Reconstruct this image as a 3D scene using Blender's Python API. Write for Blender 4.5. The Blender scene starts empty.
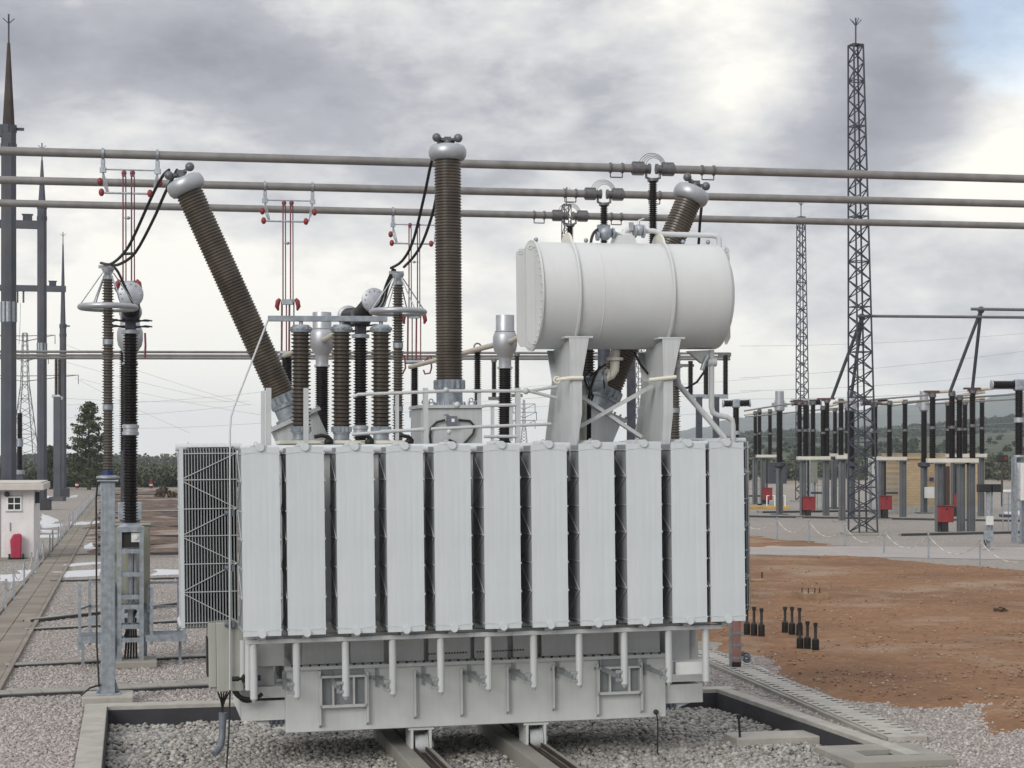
import bpy, math, random
import numpy as np
from mathutils import Vector, Matrix, Euler, noise as mnoise
R = math.radians
random.seed(7)
rng = np.random.default_rng(11)
scene = bpy.context.scene
COL = scene.collection

# ------------------------------------------------------------------ camera
F, CX, HZ, H = 1800.0, 512.0, 455.0, 4.3
cam_d = bpy.data.cameras.new('camera')
cam = bpy.data.objects.new('camera', cam_d)
COL.objects.link(cam)
cam.location = (0, 0, H)
cam.rotation_euler = (R(90), 0, 0)
cam_d.sensor_width = 36
cam_d.lens = 36 * F / 1024
cam_d.shift_y = (HZ - 384) / 1024
cam_d.clip_start = 0.5
cam_d.clip_end = 30000
scene.camera = cam

TH = R(12.0)                                   # the site grid is turned against the view
UX = Vector((math.cos(TH), math.sin(TH), 0))   # along the transformer
VX = Vector((-math.sin(TH), math.cos(TH), 0))  # away from the camera

def at(px, py, Y):
    return Vector(((px - CX) * Y / F, Y, H - (py - HZ) * Y / F))

def gnd(px, py, z=0.0):
    Y = (H - z) * F / (py - HZ)
    return Vector(((px - CX) * Y / F, Y, z))

def gx(px, Y, z=0.0):
    return Vector(((px - CX) * Y / F, Y, z))

def zat(py, Y):
    return H - (py - HZ) * Y / F

# ------------------------------------------------------------------ materials
MATS = {}
def mat(name, col, rough=0.6, metal=0.0, var=0.12, scale=6.0, bump=0.0, bscale=40.0, streak=0.0, spec=0.5, dirt=None, dirt_amt=0.0, objvar=0.0):
    if name in MATS: return MATS[name]
    m = bpy.data.materials.new(name); m.use_nodes = True
    nt = m.node_tree; N = nt.nodes; Lk = nt.links
    b = N['Principled BSDF']
    b.inputs['Roughness'].default_value = rough
    b.inputs['Metallic'].default_value = metal
    b.inputs['Specular IOR Level'].default_value = spec
    tc = N.new('ShaderNodeTexCoord')
    nz = N.new('ShaderNodeTexNoise'); nz.inputs['Scale'].default_value = scale
    nz.inputs['Detail'].default_value = 6
    Lk.new(tc.outputs['Object'], nz.inputs['Vector'])
    rp = N.new('ShaderNodeValToRGB')
    c = Vector(col)
    lo = c * (1 - var); hi = c * (1 + var)
    rp.color_ramp.elements[0].position = 0.32; rp.color_ramp.elements[0].color = (*lo, 1)
    rp.color_ramp.elements[1].position = 0.68; rp.color_ramp.elements[1].color = (*[min(1, x) for x in hi], 1)
    Lk.new(nz.outputs['Fac'], rp.inputs['Fac'])
    out = rp.outputs['Color']
    if streak > 0:                              # rain streaks, narrow across and long down
        mp = N.new('ShaderNodeMapping'); mp.inputs['Scale'].default_value = (22, 22, 0.7)
        Lk.new(tc.outputs['Object'], mp.inputs['Vector'])
        n2 = N.new('ShaderNodeTexNoise'); n2.inputs['Scale'].default_value = 1.0; n2.inputs['Detail'].default_value = 4
        Lk.new(mp.outputs['Vector'], n2.inputs['Vector'])
        r2 = N.new('ShaderNodeValToRGB')
        r2.color_ramp.elements[0].position = 0.35; r2.color_ramp.elements[0].color = (1 - streak,) * 3 + (1,)
        r2.color_ramp.elements[1].position = 0.6; r2.color_ramp.elements[1].color = (1, 1, 1, 1)
        Lk.new(n2.outputs['Fac'], r2.inputs['Fac'])
        mx = N.new('ShaderNodeMix'); mx.data_type = 'RGBA'; mx.blend_type = 'MULTIPLY'; mx.inputs['Factor'].default_value = 1
        Lk.new(out, mx.inputs[6]); Lk.new(r2.outputs['Color'], mx.inputs[7]); out = mx.outputs[2]
    if dirt is not None:
        n3 = N.new('ShaderNodeTexNoise'); n3.inputs['Scale'].default_value = scale * 0.45; n3.inputs['Detail'].default_value = 8
        n3.inputs['Roughness'].default_value = 0.7
        Lk.new(tc.outputs['Object'], n3.inputs['Vector'])
        mr = N.new('ShaderNodeMapRange'); mr.inputs['From Min'].default_value = 0.5; mr.inputs['From Max'].default_value = 0.72
        mr.inputs['To Max'].default_value = dirt_amt
        Lk.new(n3.outputs['Fac'], mr.inputs['Value'])
        mx = N.new('ShaderNodeMix'); mx.data_type = 'RGBA'
        Lk.new(mr.outputs['Result'], mx.inputs['Factor'])
        Lk.new(out, mx.inputs[6]); mx.inputs[7].default_value = (*dirt, 1); out = mx.outputs[2]
    if objvar > 0:
        oi = N.new('ShaderNodeObjectInfo')
        mr = N.new('ShaderNodeMapRange'); mr.inputs['To Min'].default_value = 1 - objvar; mr.inputs['To Max'].default_value = 1 + objvar
        Lk.new(oi.outputs['Random'], mr.inputs['Value'])
        vm = N.new('ShaderNodeVectorMath'); vm.operation = 'SCALE'
        Lk.new(out, vm.inputs[0]); Lk.new(mr.outputs['Result'], vm.inputs['Scale']); out = vm.outputs['Vector']
    Lk.new(out, b.inputs['Base Color'])
    if bump > 0:
        nb = N.new('ShaderNodeTexNoise'); nb.inputs['Scale'].default_value = bscale; nb.inputs['Detail'].default_value = 5
        Lk.new(tc.outputs['Object'], nb.inputs['Vector'])
        bp = N.new('ShaderNodeBump'); bp.inputs['Strength'].default_value = bump; bp.inputs['Distance'].default_value = 0.02
        Lk.new(nb.outputs['Fac'], bp.inputs['Height']); Lk.new(bp.outputs['Normal'], b.inputs['Normal'])
    MATS[name] = m
    return m

M_PAINT = mat('grey_paint', (0.455, 0.475, 0.48), 0.42, var=0.05, scale=2.5, streak=0.10, dirt=(0.33, 0.31, 0.27), dirt_amt=0.18)
M_PANEL = mat('radiator_paint', (0.50, 0.535, 0.555), 0.45, var=0.04, scale=1.2, streak=0.05, dirt=(0.38, 0.37, 0.33), dirt_amt=0.2, objvar=0.025)
M_FIN_SHADE = mat('radiator_fin_shade', (0.235, 0.255, 0.265), 0.5, var=0.08, scale=4)  # radiator paint darkened, the shade between the fins put into the colour
M_TANK = mat('tank_paint', (0.56, 0.58, 0.572), 0.48, var=0.05, scale=2, streak=0.04, dirt=(0.28, 0.26, 0.22), dirt_amt=0.25)
M_CONS = mat('conservator_paint', (0.53, 0.545, 0.55), 0.40, var=0.025, scale=1.2, streak=0.02, dirt=(0.4, 0.38, 0.33), dirt_amt=0.15)
M_CREAM = mat('cream_paint', (0.62, 0.60, 0.52), 0.5, var=0.06)
M_GALV = mat('galvanised_steel', (0.30, 0.335, 0.37), 0.5, 0.55, var=0.2, scale=9, streak=0.15)
M_GALVL = mat('bright_galvanised_steel', (0.36, 0.38, 0.41), 0.48, 0.5, var=0.15, scale=9)
M_STEELD = mat('dark_blue_steel', (0.042, 0.048, 0.066), 0.55, 0.3, var=0.25, scale=5, dirt=(0.09, 0.075, 0.06), dirt_amt=0.5)
M_POLE = mat('pole_steel', (0.062, 0.070, 0.088), 0.6, 0.2, var=0.25, scale=0.5, dirt=(0.11, 0.08, 0.06), dirt_amt=0.85)
M_RUST = mat('rusty_steel', (0.045, 0.032, 0.027), 0.75, 0.1, var=0.3, scale=1.5)
M_ALU = mat('aluminium_tube', (0.20, 0.195, 0.19), 0.55, 0.3, var=0.14, scale=2.5, dirt=(0.11, 0.10, 0.09), dirt_amt=0.5)
M_ALUD = mat('aluminium_fitting', (0.13, 0.13, 0.138), 0.5, 0.5, var=0.15, scale=9)
M_RING = mat('spun_aluminium', (0.37, 0.385, 0.41), 0.42, 0.55, var=0.08, scale=4)
M_BROWN = mat('brown_porcelain', (0.060, 0.048, 0.037), 0.33, var=0.25, scale=3, dirt=(0.14, 0.12, 0.095), dirt_amt=0.5, objvar=.12)
M_BLACKP = mat('dark_porcelain', (0.010, 0.007, 0.007), 0.45, var=0.3, scale=6, spec=0.3)
M_TAN = mat('tan_silicone', (0.095, 0.082, 0.07), 0.55, var=0.15, scale=6)
M_BLACK = mat('black_rubber', (0.008, 0.008, 0.009), 0.6, var=0.2)
M_RED = mat('red_paint', (0.20, 0.016, 0.02), 0.5, var=0.15, scale=3, dirt=(0.13, 0.02, 0.02), dirt_amt=0.4)
M_REDM = mat('crimson_rod', (0.15, 0.035, 0.048), 0.45, 0.1, var=0.2)
M_CRIM = mat('crimson_cover', (0.33, 0.018, 0.055), 0.55, var=0.12, scale=4, bump=0.5, bscale=6)
M_WHITE = mat('white_paint', (0.74, 0.74, 0.72), 0.5, var=0.05)
M_CONC = mat('concrete', (0.36, 0.345, 0.315), 0.85, var=0.14, scale=3, bump=0.4, bscale=30, dirt=(0.2, 0.18, 0.15), dirt_amt=0.55)
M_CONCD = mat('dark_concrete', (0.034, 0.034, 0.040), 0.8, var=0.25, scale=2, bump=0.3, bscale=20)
M_SLAB = mat('slab_concrete', (0.26, 0.25, 0.225), 0.85, var=0.18, scale=1.1, bump=0.4, bscale=25, dirt=(0.17, 0.15, 0.12), dirt_amt=0.6)
M_PATH = mat('path_slab', (0.205, 0.18, 0.15), 0.85, var=0.2, scale=0.7, bump=0.3, bscale=20, dirt=(0.15, 0.115, 0.08), dirt_amt=0.6)
M_WALLW = mat('white_render', (0.68, 0.66, 0.66), 0.85, var=0.07, scale=1.5, bump=0.3, bscale=12, streak=0.08)
M_CABO = mat('olive_cabinet', (0.33, 0.34, 0.31), 0.5, var=0.06, scale=2, streak=0.1)
M_CABG = mat('green_grey_cabinet', (0.24, 0.245, 0.20), 0.55, var=0.07, scale=2, streak=0.12)
M_CABW = mat('pale_cabinet', (0.56, 0.57, 0.56), 0.5, var=0.05, scale=2, streak=0.08)
M_GLASS = mat('dark_glass', (0.02, 0.024, 0.03), 0.12, var=0.1)
M_PVC = mat('brown_pvc', (0.33, 0.17, 0.14), 0.45, var=0.15, scale=5, dirt=(0.35, 0.3, 0.26), dirt_amt=0.5)
M_CONDUIT = mat('grey_conduit', (0.12, 0.135, 0.165), 0.5, var=0.12)
M_SNOW = mat('snow', (0.52, 0.53, 0.55), 0.7, var=0.04, scale=2, bump=0.4, bscale=6)
M_YEL = mat('ochre_kerb', (0.42, 0.26, 0.07), 0.7, var=0.2, scale=1)
M_BLUE = mat('blue_plate', (0.012, 0.025, 0.12), 0.5, var=0.1)
M_BARK = mat('bark', (0.05, 0.035, 0.025), 0.9, var=0.3, scale=3)
M_WIRE = mat('line_wire', (0.30, 0.31, 0.33), 0.6, 0.2, var=0.05)
M_WOOD = mat('formwork_wood', (0.26, 0.17, 0.10), 0.8, var=0.25, scale=3)

def leaf_mat(name, c1, c2):
    m = bpy.data.materials.new(name); m.use_nodes = True
    N = m.node_tree.nodes; Lk = m.node_tree.links; b = N['Principled BSDF']
    b.inputs['Roughness'].default_value = 0.8; b.inputs['Specular IOR Level'].default_value = 0.2
    g = N.new('ShaderNodeNewGeometry')
    rp = N.new('ShaderNodeValToRGB')
    rp.color_ramp.elements[0].color = (*c1, 1); rp.color_ramp.elements[1].color = (*c2, 1)
    Lk.new(g.outputs['Random Per Island'], rp.inputs['Fac'])
    Lk.new(rp.outputs['Color'], b.inputs['Base Color'])
    return m
M_PINE = leaf_mat('pine_needles', (0.016, 0.024, 0.010), (0.085, 0.10, 0.04))
M_LEAF = leaf_mat('woodland_leaves', (0.032, 0.042, 0.027), (0.125, 0.135, 0.085))
M_LEAFD = leaf_mat('hillside_leaves', (0.028, 0.042, 0.028), (0.075, 0.09, 0.055))
M_SHRUB = leaf_mat('dry_shrub', (0.05, 0.035, 0.025), (0.13, 0.10, 0.06))

def pebble_mat(name, cols, rough=0.75):
    m = bpy.data.materials.new(name); m.use_nodes = True
    N = m.node_tree.nodes; Lk = m.node_tree.links; b = N['Principled BSDF']
    b.inputs['Roughness'].default_value = rough
    g = N.new('ShaderNodeNewGeometry')
    rp = N.new('ShaderNodeValToRGB'); rp.color_ramp.interpolation = 'LINEAR'
    e = rp.color_ramp.elements
    e[0].position = 0; e[0].color = (*cols[0], 1); e[1].position = 1; e[1].color = (*cols[-1], 1)
    for i, c in enumerate(cols[1:-1]):
        x = e.new((i + 1) / (len(cols) - 1)); x.color = (*c, 1)
    Lk.new(g.outputs['Random Per Island'], rp.inputs['Fac'])
    nz = N.new('ShaderNodeTexNoise'); nz.inputs['Scale'].default_value = 45
    tc = N.new('ShaderNodeTexCoord'); Lk.new(tc.outputs['Object'], nz.inputs['Vector'])
    mr = N.new('ShaderNodeMapRange'); mr.inputs['To Min'].default_value = 0.75; mr.inputs['To Max'].default_value = 1.2
    Lk.new(nz.outputs['Fac'], mr.inputs['Value'])
    vm = N.new('ShaderNodeVectorMath'); vm.operation = 'SCALE'
    Lk.new(rp.outputs['Color'], vm.inputs[0]); Lk.new(mr.outputs['Result'], vm.inputs['Scale'])
    Lk.new(vm.outputs['Vector'], b.inputs['Base Color'])
    return m
M_STONE = pebble_mat('limestone_pebbles', [(0.15, 0.145, 0.135), (0.34, 0.33, 0.305), (0.24, 0.24, 0.24), (0.46, 0.44, 0.40), (0.19, 0.17, 0.15), (0.37, 0.37, 0.37)])
M_GRIT = pebble_mat('pink_grit', [(0.15, 0.13, 0.125), (0.36, 0.325, 0.31), (0.26, 0.245, 0.24), (0.47, 0.43, 0.41), (0.22, 0.185, 0.17), (0.41, 0.385, 0.375)])
M_CLOD = pebble_mat('clay_clods', [(0.15, 0.08, 0.045), (0.24, 0.135, 0.08), (0.30, 0.21, 0.15), (0.18, 0.10, 0.06), (0.36, 0.31, 0.25)])

def ground_mat(name, stops, peb=24.0, patch=0.15, dark=(0.2, 0.17, 0.15), dark_amt=0.3, bump=0.6, far=None, far_y=(90, 220), mix2=None, mix2_scale=0.35, mix2_rng=(0.52, 0.62)):
    """voronoi pebbles, large soft stains and an optional second soil"""
    m = bpy.data.materials.new(name); m.use_nodes = True
    N = m.node_tree.nodes; Lk = m.node_tree.links; b = N['Principled BSDF']
    b.inputs['Roughness'].default_value = 0.9; b.inputs['Specular IOR Level'].default_value = 0.25
    g = N.new('ShaderNodeNewGeometry'); P = g.outputs['Position']
    vo = N.new('ShaderNodeTexVoronoi'); vo.inputs['Scale'].default_value = peb; Lk.new(P, vo.inputs['Vector'])
    sp = N.new('ShaderNodeSeparateColor'); Lk.new(vo.outputs['Color'], sp.inputs['Color'])
    rp = N.new('ShaderNodeValToRGB'); e = rp.color_ramp.elements
    e[0].position = 0; e[0].color = (*stops[0], 1); e[1].position = 1; e[1].color = (*stops[-1], 1)
    for i, c in enumerate(stops[1:-1]):
        x = e.new((i + 1) / (len(stops) - 1)); x.color = (*c, 1)
    Lk.new(sp.outputs['Red'], rp.inputs['Fac']); out = rp.outputs['Color']
    def mixnoise(out, sc, lo, hi, col, amt, det=6):
        n = N.new('ShaderNodeTexNoise'); n.inputs['Scale'].default_value = sc; n.inputs['Detail'].default_value = det
        n.inputs['Roughness'].default_value = 0.65
        Lk.new(P, n.inputs['Vector'])
        mr = N.new('ShaderNodeMapRange'); mr.inputs['From Min'].default_value = lo; mr.inputs['From Max'].default_value = hi; mr.inputs['To Max'].default_value = amt
        Lk.new(n.outputs['Fac'], mr.inputs['Value'])
        mx = N.new('ShaderNodeMix'); mx.data_type = 'RGBA'; Lk.new(mr.outputs['Result'], mx.inputs['Factor'])
        Lk.new(out, mx.inputs[6]); mx.inputs[7].default_value = (*col, 1)
        return mx.outputs[2]
    out = mixnoise(out, patch, 0.45, 0.7, dark, dark_amt)
    out = mixnoise(out, patch * 9, 0.5, 0.75, dark, dark_amt * 0.7)
    if mix2: out = mixnoise(out, mix2_scale, *mix2_rng, mix2, 0.85, 9)
    if far:
        s = N.new('ShaderNodeSeparateXYZ'); Lk.new(P, s.inputs[0])
        mr = N.new('ShaderNodeMapRange'); mr.inputs['From Min'].default_value = far_y[0]; mr.inputs['From Max'].default_value = far_y[1]
        Lk.new(s.outputs['Y'], mr.inputs['Value'])
        n = N.new('ShaderNodeTexNoise'); n.inputs['Scale'].default_value = 0.06; n.inputs['Detail'].default_value = 8; Lk.new(P, n.inputs['Vector'])
        r2 = N.new('ShaderNodeValToRGB'); r2.color_ramp.elements[0].position = 0.38; r2.color_ramp.elements[0].color = (*far[0], 1)
        r2.color_ramp.elements[1].position = 0.62; r2.color_ramp.elements[1].color = (*far[1], 1); Lk.new(n.outputs['Fac'], r2.inputs['Fac'])
        mx = N.new('ShaderNodeMix'); mx.data_type = 'RGBA'; Lk.new(mr.outputs['Result'], mx.inputs['Factor'])
        Lk.new(out, mx.inputs[6]); Lk.new(r2.outputs['Color'], mx.inputs[7]); out = mx.outputs[2]
    Lk.new(out, b.inputs['Base Color'])
    inv = N.new('ShaderNodeMath'); inv.operation = 'SUBTRACT'; inv.inputs[0].default_value = 1; Lk.new(vo.outputs['Distance'], inv.inputs[1])
    bp = N.new('ShaderNodeBump'); bp.inputs['Strength'].default_value = bump; bp.inputs['Distance'].default_value = 0.03
    Lk.new(inv.outputs[0], bp.inputs['Height']); Lk.new(bp.outputs['Normal'], b.inputs['Normal'])
    return m
M_GRAVEL = ground_mat('yard_gravel', [(0.125, 0.115, 0.105), (0.31, 0.283, 0.255), (0.235, 0.22, 0.205), (0.42, 0.39, 0.36), (0.175, 0.155, 0.138), (0.345, 0.325, 0.305)], peb=26, far=((0.20, 0.165, 0.13), (0.31, 0.27, 0.23)), far_y=(150, 320))
M_CLAY = ground_mat('red_clay', [(0.19, 0.098, 0.048), (0.24, 0.128, 0.066), (0.21, 0.112, 0.057), (0.265, 0.158, 0.09)], peb=9, patch=0.16, dark=(0.118, 0.062, 0.035), dark_amt=0.9, bump=0.6, mix2=(0.31, 0.24, 0.175), mix2_scale=0.22, mix2_rng=(0.52, 0.68))
M_CLAYD = ground_mat('brown_clay', [(0.085, 0.056, 0.042), (0.15, 0.098, 0.07), (0.115, 0.076, 0.056), (0.19, 0.145, 0.115)], peb=5, patch=0.13, dark=(0.055, 0.042, 0.036), dark_amt=0.9, bump=0.8, mix2=(0.28, 0.235, 0.2), mix2_scale=0.2)
M_LANE = ground_mat('pale_lane', [(0.30, 0.28, 0.265), (0.36, 0.34, 0.325), (0.33, 0.31, 0.30)], peb=14, patch=0.2, dark=(0.24, 0.21, 0.19), dark_amt=0.5, bump=0.3)
M_HILL = ground_mat('hill_scrub', [(0.035, 0.046, 0.032), (0.055, 0.066, 0.045), (0.045, 0.054, 0.037), (0.085, 0.09, 0.065)], peb=0.12, patch=0.008, dark=(0.095, 0.10, 0.07), dark_amt=0.8, bump=1.0, mix2=(0.13, 0.125, 0.085), mix2_scale=0.012, mix2_rng=(0.56, 0.66))
M_PITBED = ground_mat('pit_bed', [(0.13, 0.12, 0.105), (0.22, 0.21, 0.19), (0.17, 0.165, 0.16)], peb=16, bump=1.0)

def brick_mat():
    m = bpy.data.materials.new('ochre_brick'); m.use_nodes = True
    N = m.node_tree.nodes; Lk = m.node_tree.links; b = N['Principled BSDF']; b.inputs['Roughness'].default_value = 0.85
    tc = N.new('ShaderNodeTexCoord'); mp = N.new('ShaderNodeMapping'); mp.inputs['Rotation'].default_value = (R(90), 0, 0)
    Lk.new(tc.outputs['Object'], mp.inputs['Vector'])
    br = N.new('ShaderNodeTexBrick'); br.inputs['Scale'].default_value = 1.0
    br.inputs['Brick Width'].default_value = 0.4; br.inputs['Row Height'].default_value = 0.2; br.inputs['Mortar Size'].default_value = 0.014
    br.inputs['Color1'].default_value = (0.44, 0.33, 0.20, 1); br.inputs['Color2'].default_value = (0.38, 0.28, 0.165, 1); br.inputs['Mortar'].default_value = (0.30, 0.24, 0.17, 1)
    Lk.new(mp.outputs['Vector'], br.inputs['Vector']); Lk.new(br.outputs['Color'], b.inputs['Base Color'])
    return m
M_BRICK = brick_mat()

# ------------------------------------------------------------------ mesh building
def frame(axis):
    a = Vector(axis).normalized()
    t = Vector((0, 0, 1)) if abs(a.z) < 0.95 else Vector((1, 0, 0))
    x = t.cross(a).normalized(); y = a.cross(x).normalized()
    return x, y, a

class MB:
    def __init__(s): s.v = []; s.f = []; s.sm = []
    def add(s, vs, fs, smooth=False):
        o = len(s.v); s.v += [tuple(p) for p in vs]
        s.f += [tuple(i + o for i in f) for f in fs]; s.sm += [smooth] * len(fs); return s
    def box(s, c, size, rz=0.0, M=None):
        c = Vector(c); hx, hy, hz = [k / 2 for k in size]
        ps = [Vector((x, y, z)) for z in (-hz, hz) for y in (-hy, hy) for x in (-hx, hx)]
        m = M if M is not None else Matrix.Rotation(rz, 3, 'Z')
        return s.add([c + m @ p for p in ps], [(0, 2, 3, 1), (4, 5, 7, 6), (0, 1, 5, 4), (2, 6, 7, 3), (0, 4, 6, 2), (1, 3, 7, 5)])
    def box2(s, a, b):
        a = Vector(a); b = Vector(b)
        return s.box((a + b) / 2, [abs(b[i] - a[i]) for i in range(3)])
    def bar(s, a, b, w, h=None, side=None):
        a = Vector(a); b = Vector(b); h = w if h is None else h
        if side is None: x, y, z = frame(b - a)
        else:
            z = (b - a).normalized(); x = Vector(side); x = (x - z * x.dot(z)).normalized(); y = z.cross(x)
        vs = [p + x * (w / 2 * i) + y * (h / 2 * j) for p in (a, b) for i, j in ((-1, -1), (1, -1), (1, 1), (-1, 1))]
        return s.add(vs, [(3, 2, 1, 0), (4, 5, 6, 7), (0, 1, 5, 4), (1, 2, 6, 5), (2, 3, 7, 6), (3, 0, 4, 7)])
    def tube(s, pts, r, n=8, closed=False):
        pts = [Vector(p) for p in pts]; k = len(pts)
        rs = r if isinstance(r, (list, tuple)) else [r] * k
        vs = []; px = None
        for i, p in enumerate(pts):
            if closed: d = pts[(i + 1) % k] - pts[i - 1]
            else: d = pts[min(i + 1, k - 1)] - pts[max(i - 1, 0)]
            d.normalize()
            if px is None: x, y, _ = frame(d)
            else:
                x = px - d * px.dot(d)
                x = x.normalized() if x.length > 1e-6 else frame(d)[0]
                y = d.cross(x)
            px = x
            vs += [p + (x * math.cos(2 * math.pi * j / n) + y * math.sin(2 * math.pi * j / n)) * rs[i] for j in range(n)]
        fs = []
        for i in range(k if closed else k - 1):
            a = i * n; b = ((i + 1) % k) * n
            fs += [(a + j, a + (j + 1) % n, b + (j + 1) % n, b + j) for j in range(n)]
        s.add(vs, fs, True)
        if not closed:
            s.add(vs[:n], [tuple(range(n))[::-1]]); s.add(vs[-n:], [tuple(range(n))])
        return s
    def lathe(s, prof, n=16, o=(0, 0, 0), axis=(0, 0, 1), cap=True):
        x, y, a = frame(axis); o = Vector(o); vs = []
        cs = [(math.cos(2 * math.pi * j / n), math.sin(2 * math.pi * j / n)) for j in range(n)]
        for r, z in prof:
            vs += [o + a * z + (x * c + y * q) * r for c, q in cs]
        fs = []
        for i in range(len(prof) - 1):
            p = i * n; q = p + n
            fs += [(p + j, p + (j + 1) % n, q + (j + 1) % n, q + j) for j in range(n)]
        s.add(vs, fs, True)
        if cap:
            s.add(vs[:n], [tuple(range(n))[::-1]]); s.add(vs[-n:], [tuple(range(n))])
        return s
    def cyl(s, a, b, r, n=14, r2=None):
        a = Vector(a); b = Vector(b)
        return s.lathe([(r, 0), (r if r2 is None else r2, (b - a).length)], n, a, b - a)
    def prism(s, poly, ez):
        """poly: list of 3D points in one plane, ez: extrusion vector"""
        poly = [Vector(p) for p in poly]; ez = Vector(ez); n = len(poly)
        nrm = Vector((0, 0, 0))
        for i in range(n):
            nrm += (poly[i] - poly[0]).cross(poly[(i + 1) % n] - poly[0])
        if nrm.dot(ez) < 0: poly = poly[::-1]
        vs = poly + [p + ez for p in poly]
        return s.add(vs, [tuple(range(n))[::-1], tuple(range(n, 2 * n))] + [(i, (i + 1) % n, n + (i + 1) % n, n + i) for i in range(n)])
    def ball(s, c, r, n=12, sq=(1, 1, 1)):
        k = max(6, n // 2); prof = []
        vs = []; c = Vector(c)
        for i in range(k + 1):
            t = math.pi * i / k
            for j in range(n):
                p = 2 * math.pi * j / n
                vs.append(c + Vector((math.sin(t) * math.cos(p) * sq[0], math.sin(t) * math.sin(p) * sq[1], -math.cos(t) * sq[2])) * r)
        fs = [(i * n + j, i * n + (j + 1) % n, (i + 1) * n + (j + 1) % n, (i + 1) * n + j) for i in range(k) for j in range(n)]
        return s.add(vs, fs, True)
    def torus(s, c, Rr, r, axis=(0, 0, 1), n=28, m=8, a0=0, a1=2 * math.pi):
        x, y, a = frame(axis); c = Vector(c)
        full = abs(a1 - a0 - 2 * math.pi) < 1e-6
        k = n if full else n + 1
        pts = [c + (x * math.cos(a0 + (a1 - a0) * i / n) + y * math.sin(a0 + (a1 - a0) * i / n)) * Rr for i in range(k)]
        return s.tube(pts, r, m, closed=full)
    def build(s, name, m, parent=None, bevel=0.0, sharp=38):
        me = bpy.data.meshes.new(name)
        me.from_pydata(s.v, [], s.f)
        me.polygons.foreach_set('use_smooth', s.sm)
        me.materials.append(m)
        me.update()
        if any(s.sm): me.set_sharp_from_angle(angle=R(sharp))
        o = bpy.data.objects.new(name, me); COL.objects.link(o)
        if parent is not None: o.parent = parent
        if bevel > 0:
            b = o.modifiers.new('edge', 'BEVEL'); b.width = bevel; b.segments = 2; b.limit_method = 'ANGLE'; b.angle_limit = R(40)
        return o

def tag(o, label=None, cat=None, group=None, kind=None):
    if label: o['label'] = label
    if cat: o['category'] = cat
    if group: o['group'] = group
    if kind: o['kind'] = kind
    return o

def thing(name, label, cat, loc=(0, 0, 0), rz=0.0, group=None):
    o = bpy.data.objects.new(name, None); COL.objects.link(o)
    o.empty_display_size = 0.3
    o.location = loc; o.rotation_euler = (0, 0, rz)
    return tag(o, label, cat, group)

def copy_tree(o, parent=None):
    c = o.copy(); COL.objects.link(c)
    if parent is not None: c.parent = parent
    for ch in list(o.children): copy_tree(ch, c)
    return c

def dup(o, loc, rz, label=None, group=None):
    c = copy_tree(o); c.location = loc; c.rotation_euler = (0, 0, rz)
    if label: c['label'] = label
    if group: c['group'] = group
    return c

def insul(mb, o, axis, L, core, shed, pitch, n=14, alt=0.0):
    """a stack of sheds along axis"""
    k = max(2, int(L / pitch)); p = L / k; prof = [(core, 0)]
    for i in range(k):
        z = i * p; sh = shed - (alt if i % 2 else 0)
        prof += [(core, z + 0.18 * p), (sh, z + 0.48 * p), (sh, z + 0.62 * p), (core, z + 0.80 * p)]
    prof.append((core, L))
    return mb.lathe(prof, n, o, axis)

def catenary(a, b, sag, n=14):
    a = Vector(a); b = Vector(b)
    return [a.lerp(b, i / n) - Vector((0, 0, sag * 4 * (i / n) * (1 - i / n))) for i in range(n + 1)]

def bez(a, c, b, n=12):
    a, c, b = Vector(a), Vector(c), Vector(b)
    return [a * (1 - t) ** 2 + c * 2 * t * (1 - t) + b * t * t for t in [i / n for i in range(n + 1)]]

def numpy_mesh(name, V, Fc, m, smooth=False):
    """V (n,3) array, Fc (k,c) faces of equal size"""
    me = bpy.data.meshes.new(name); k, c = Fc.shape
    me.vertices.add(len(V)); me.vertices.foreach_set('co', V.astype(np.float32).ravel())
    me.loops.add(k * c); me.loops.foreach_set('vertex_index', Fc.astype(np.int32).ravel())
    me.polygons.add(k); me.polygons.foreach_set('loop_start', np.arange(0, k * c, c, dtype=np.int32))
    me.polygons.foreach_set('loop_total', np.full(k, c, dtype=np.int32))
    me.update(calc_edges=True); me.validate()
    if smooth: me.polygons.foreach_set('use_smooth', np.ones(k, dtype=bool))
    me.materials.append(m)
    o = bpy.data.objects.new(name, me); COL.objects.link(o); return o

# --- icosahedron for pebbles
_t = (1 + 5 ** 0.5) / 2
ICO_V = np.array([(-1, _t, 0), (1, _t, 0), (-1, -_t, 0), (1, -_t, 0), (0, -1, _t), (0, 1, _t), (0, -1, -_t), (0, 1, -_t), (_t, 0, -1), (_t, 0, 1), (-_t, 0, -1), (-_t, 0, 1)]) / (1 + _t * _t) ** 0.5
ICO_F = np.array([(0, 11, 5), (0, 5, 1), (0, 1, 7), (0, 7, 10), (0, 10, 11), (1, 5, 9), (5, 11, 4), (11, 10, 2), (10, 7, 6), (7, 1, 8), (3, 9, 4), (3, 4, 2), (3, 2, 6), (3, 6, 8), (3, 8, 9), (4, 9, 5), (2, 4, 11), (6, 2, 10), (8, 6, 7), (9, 8, 1)])

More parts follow.
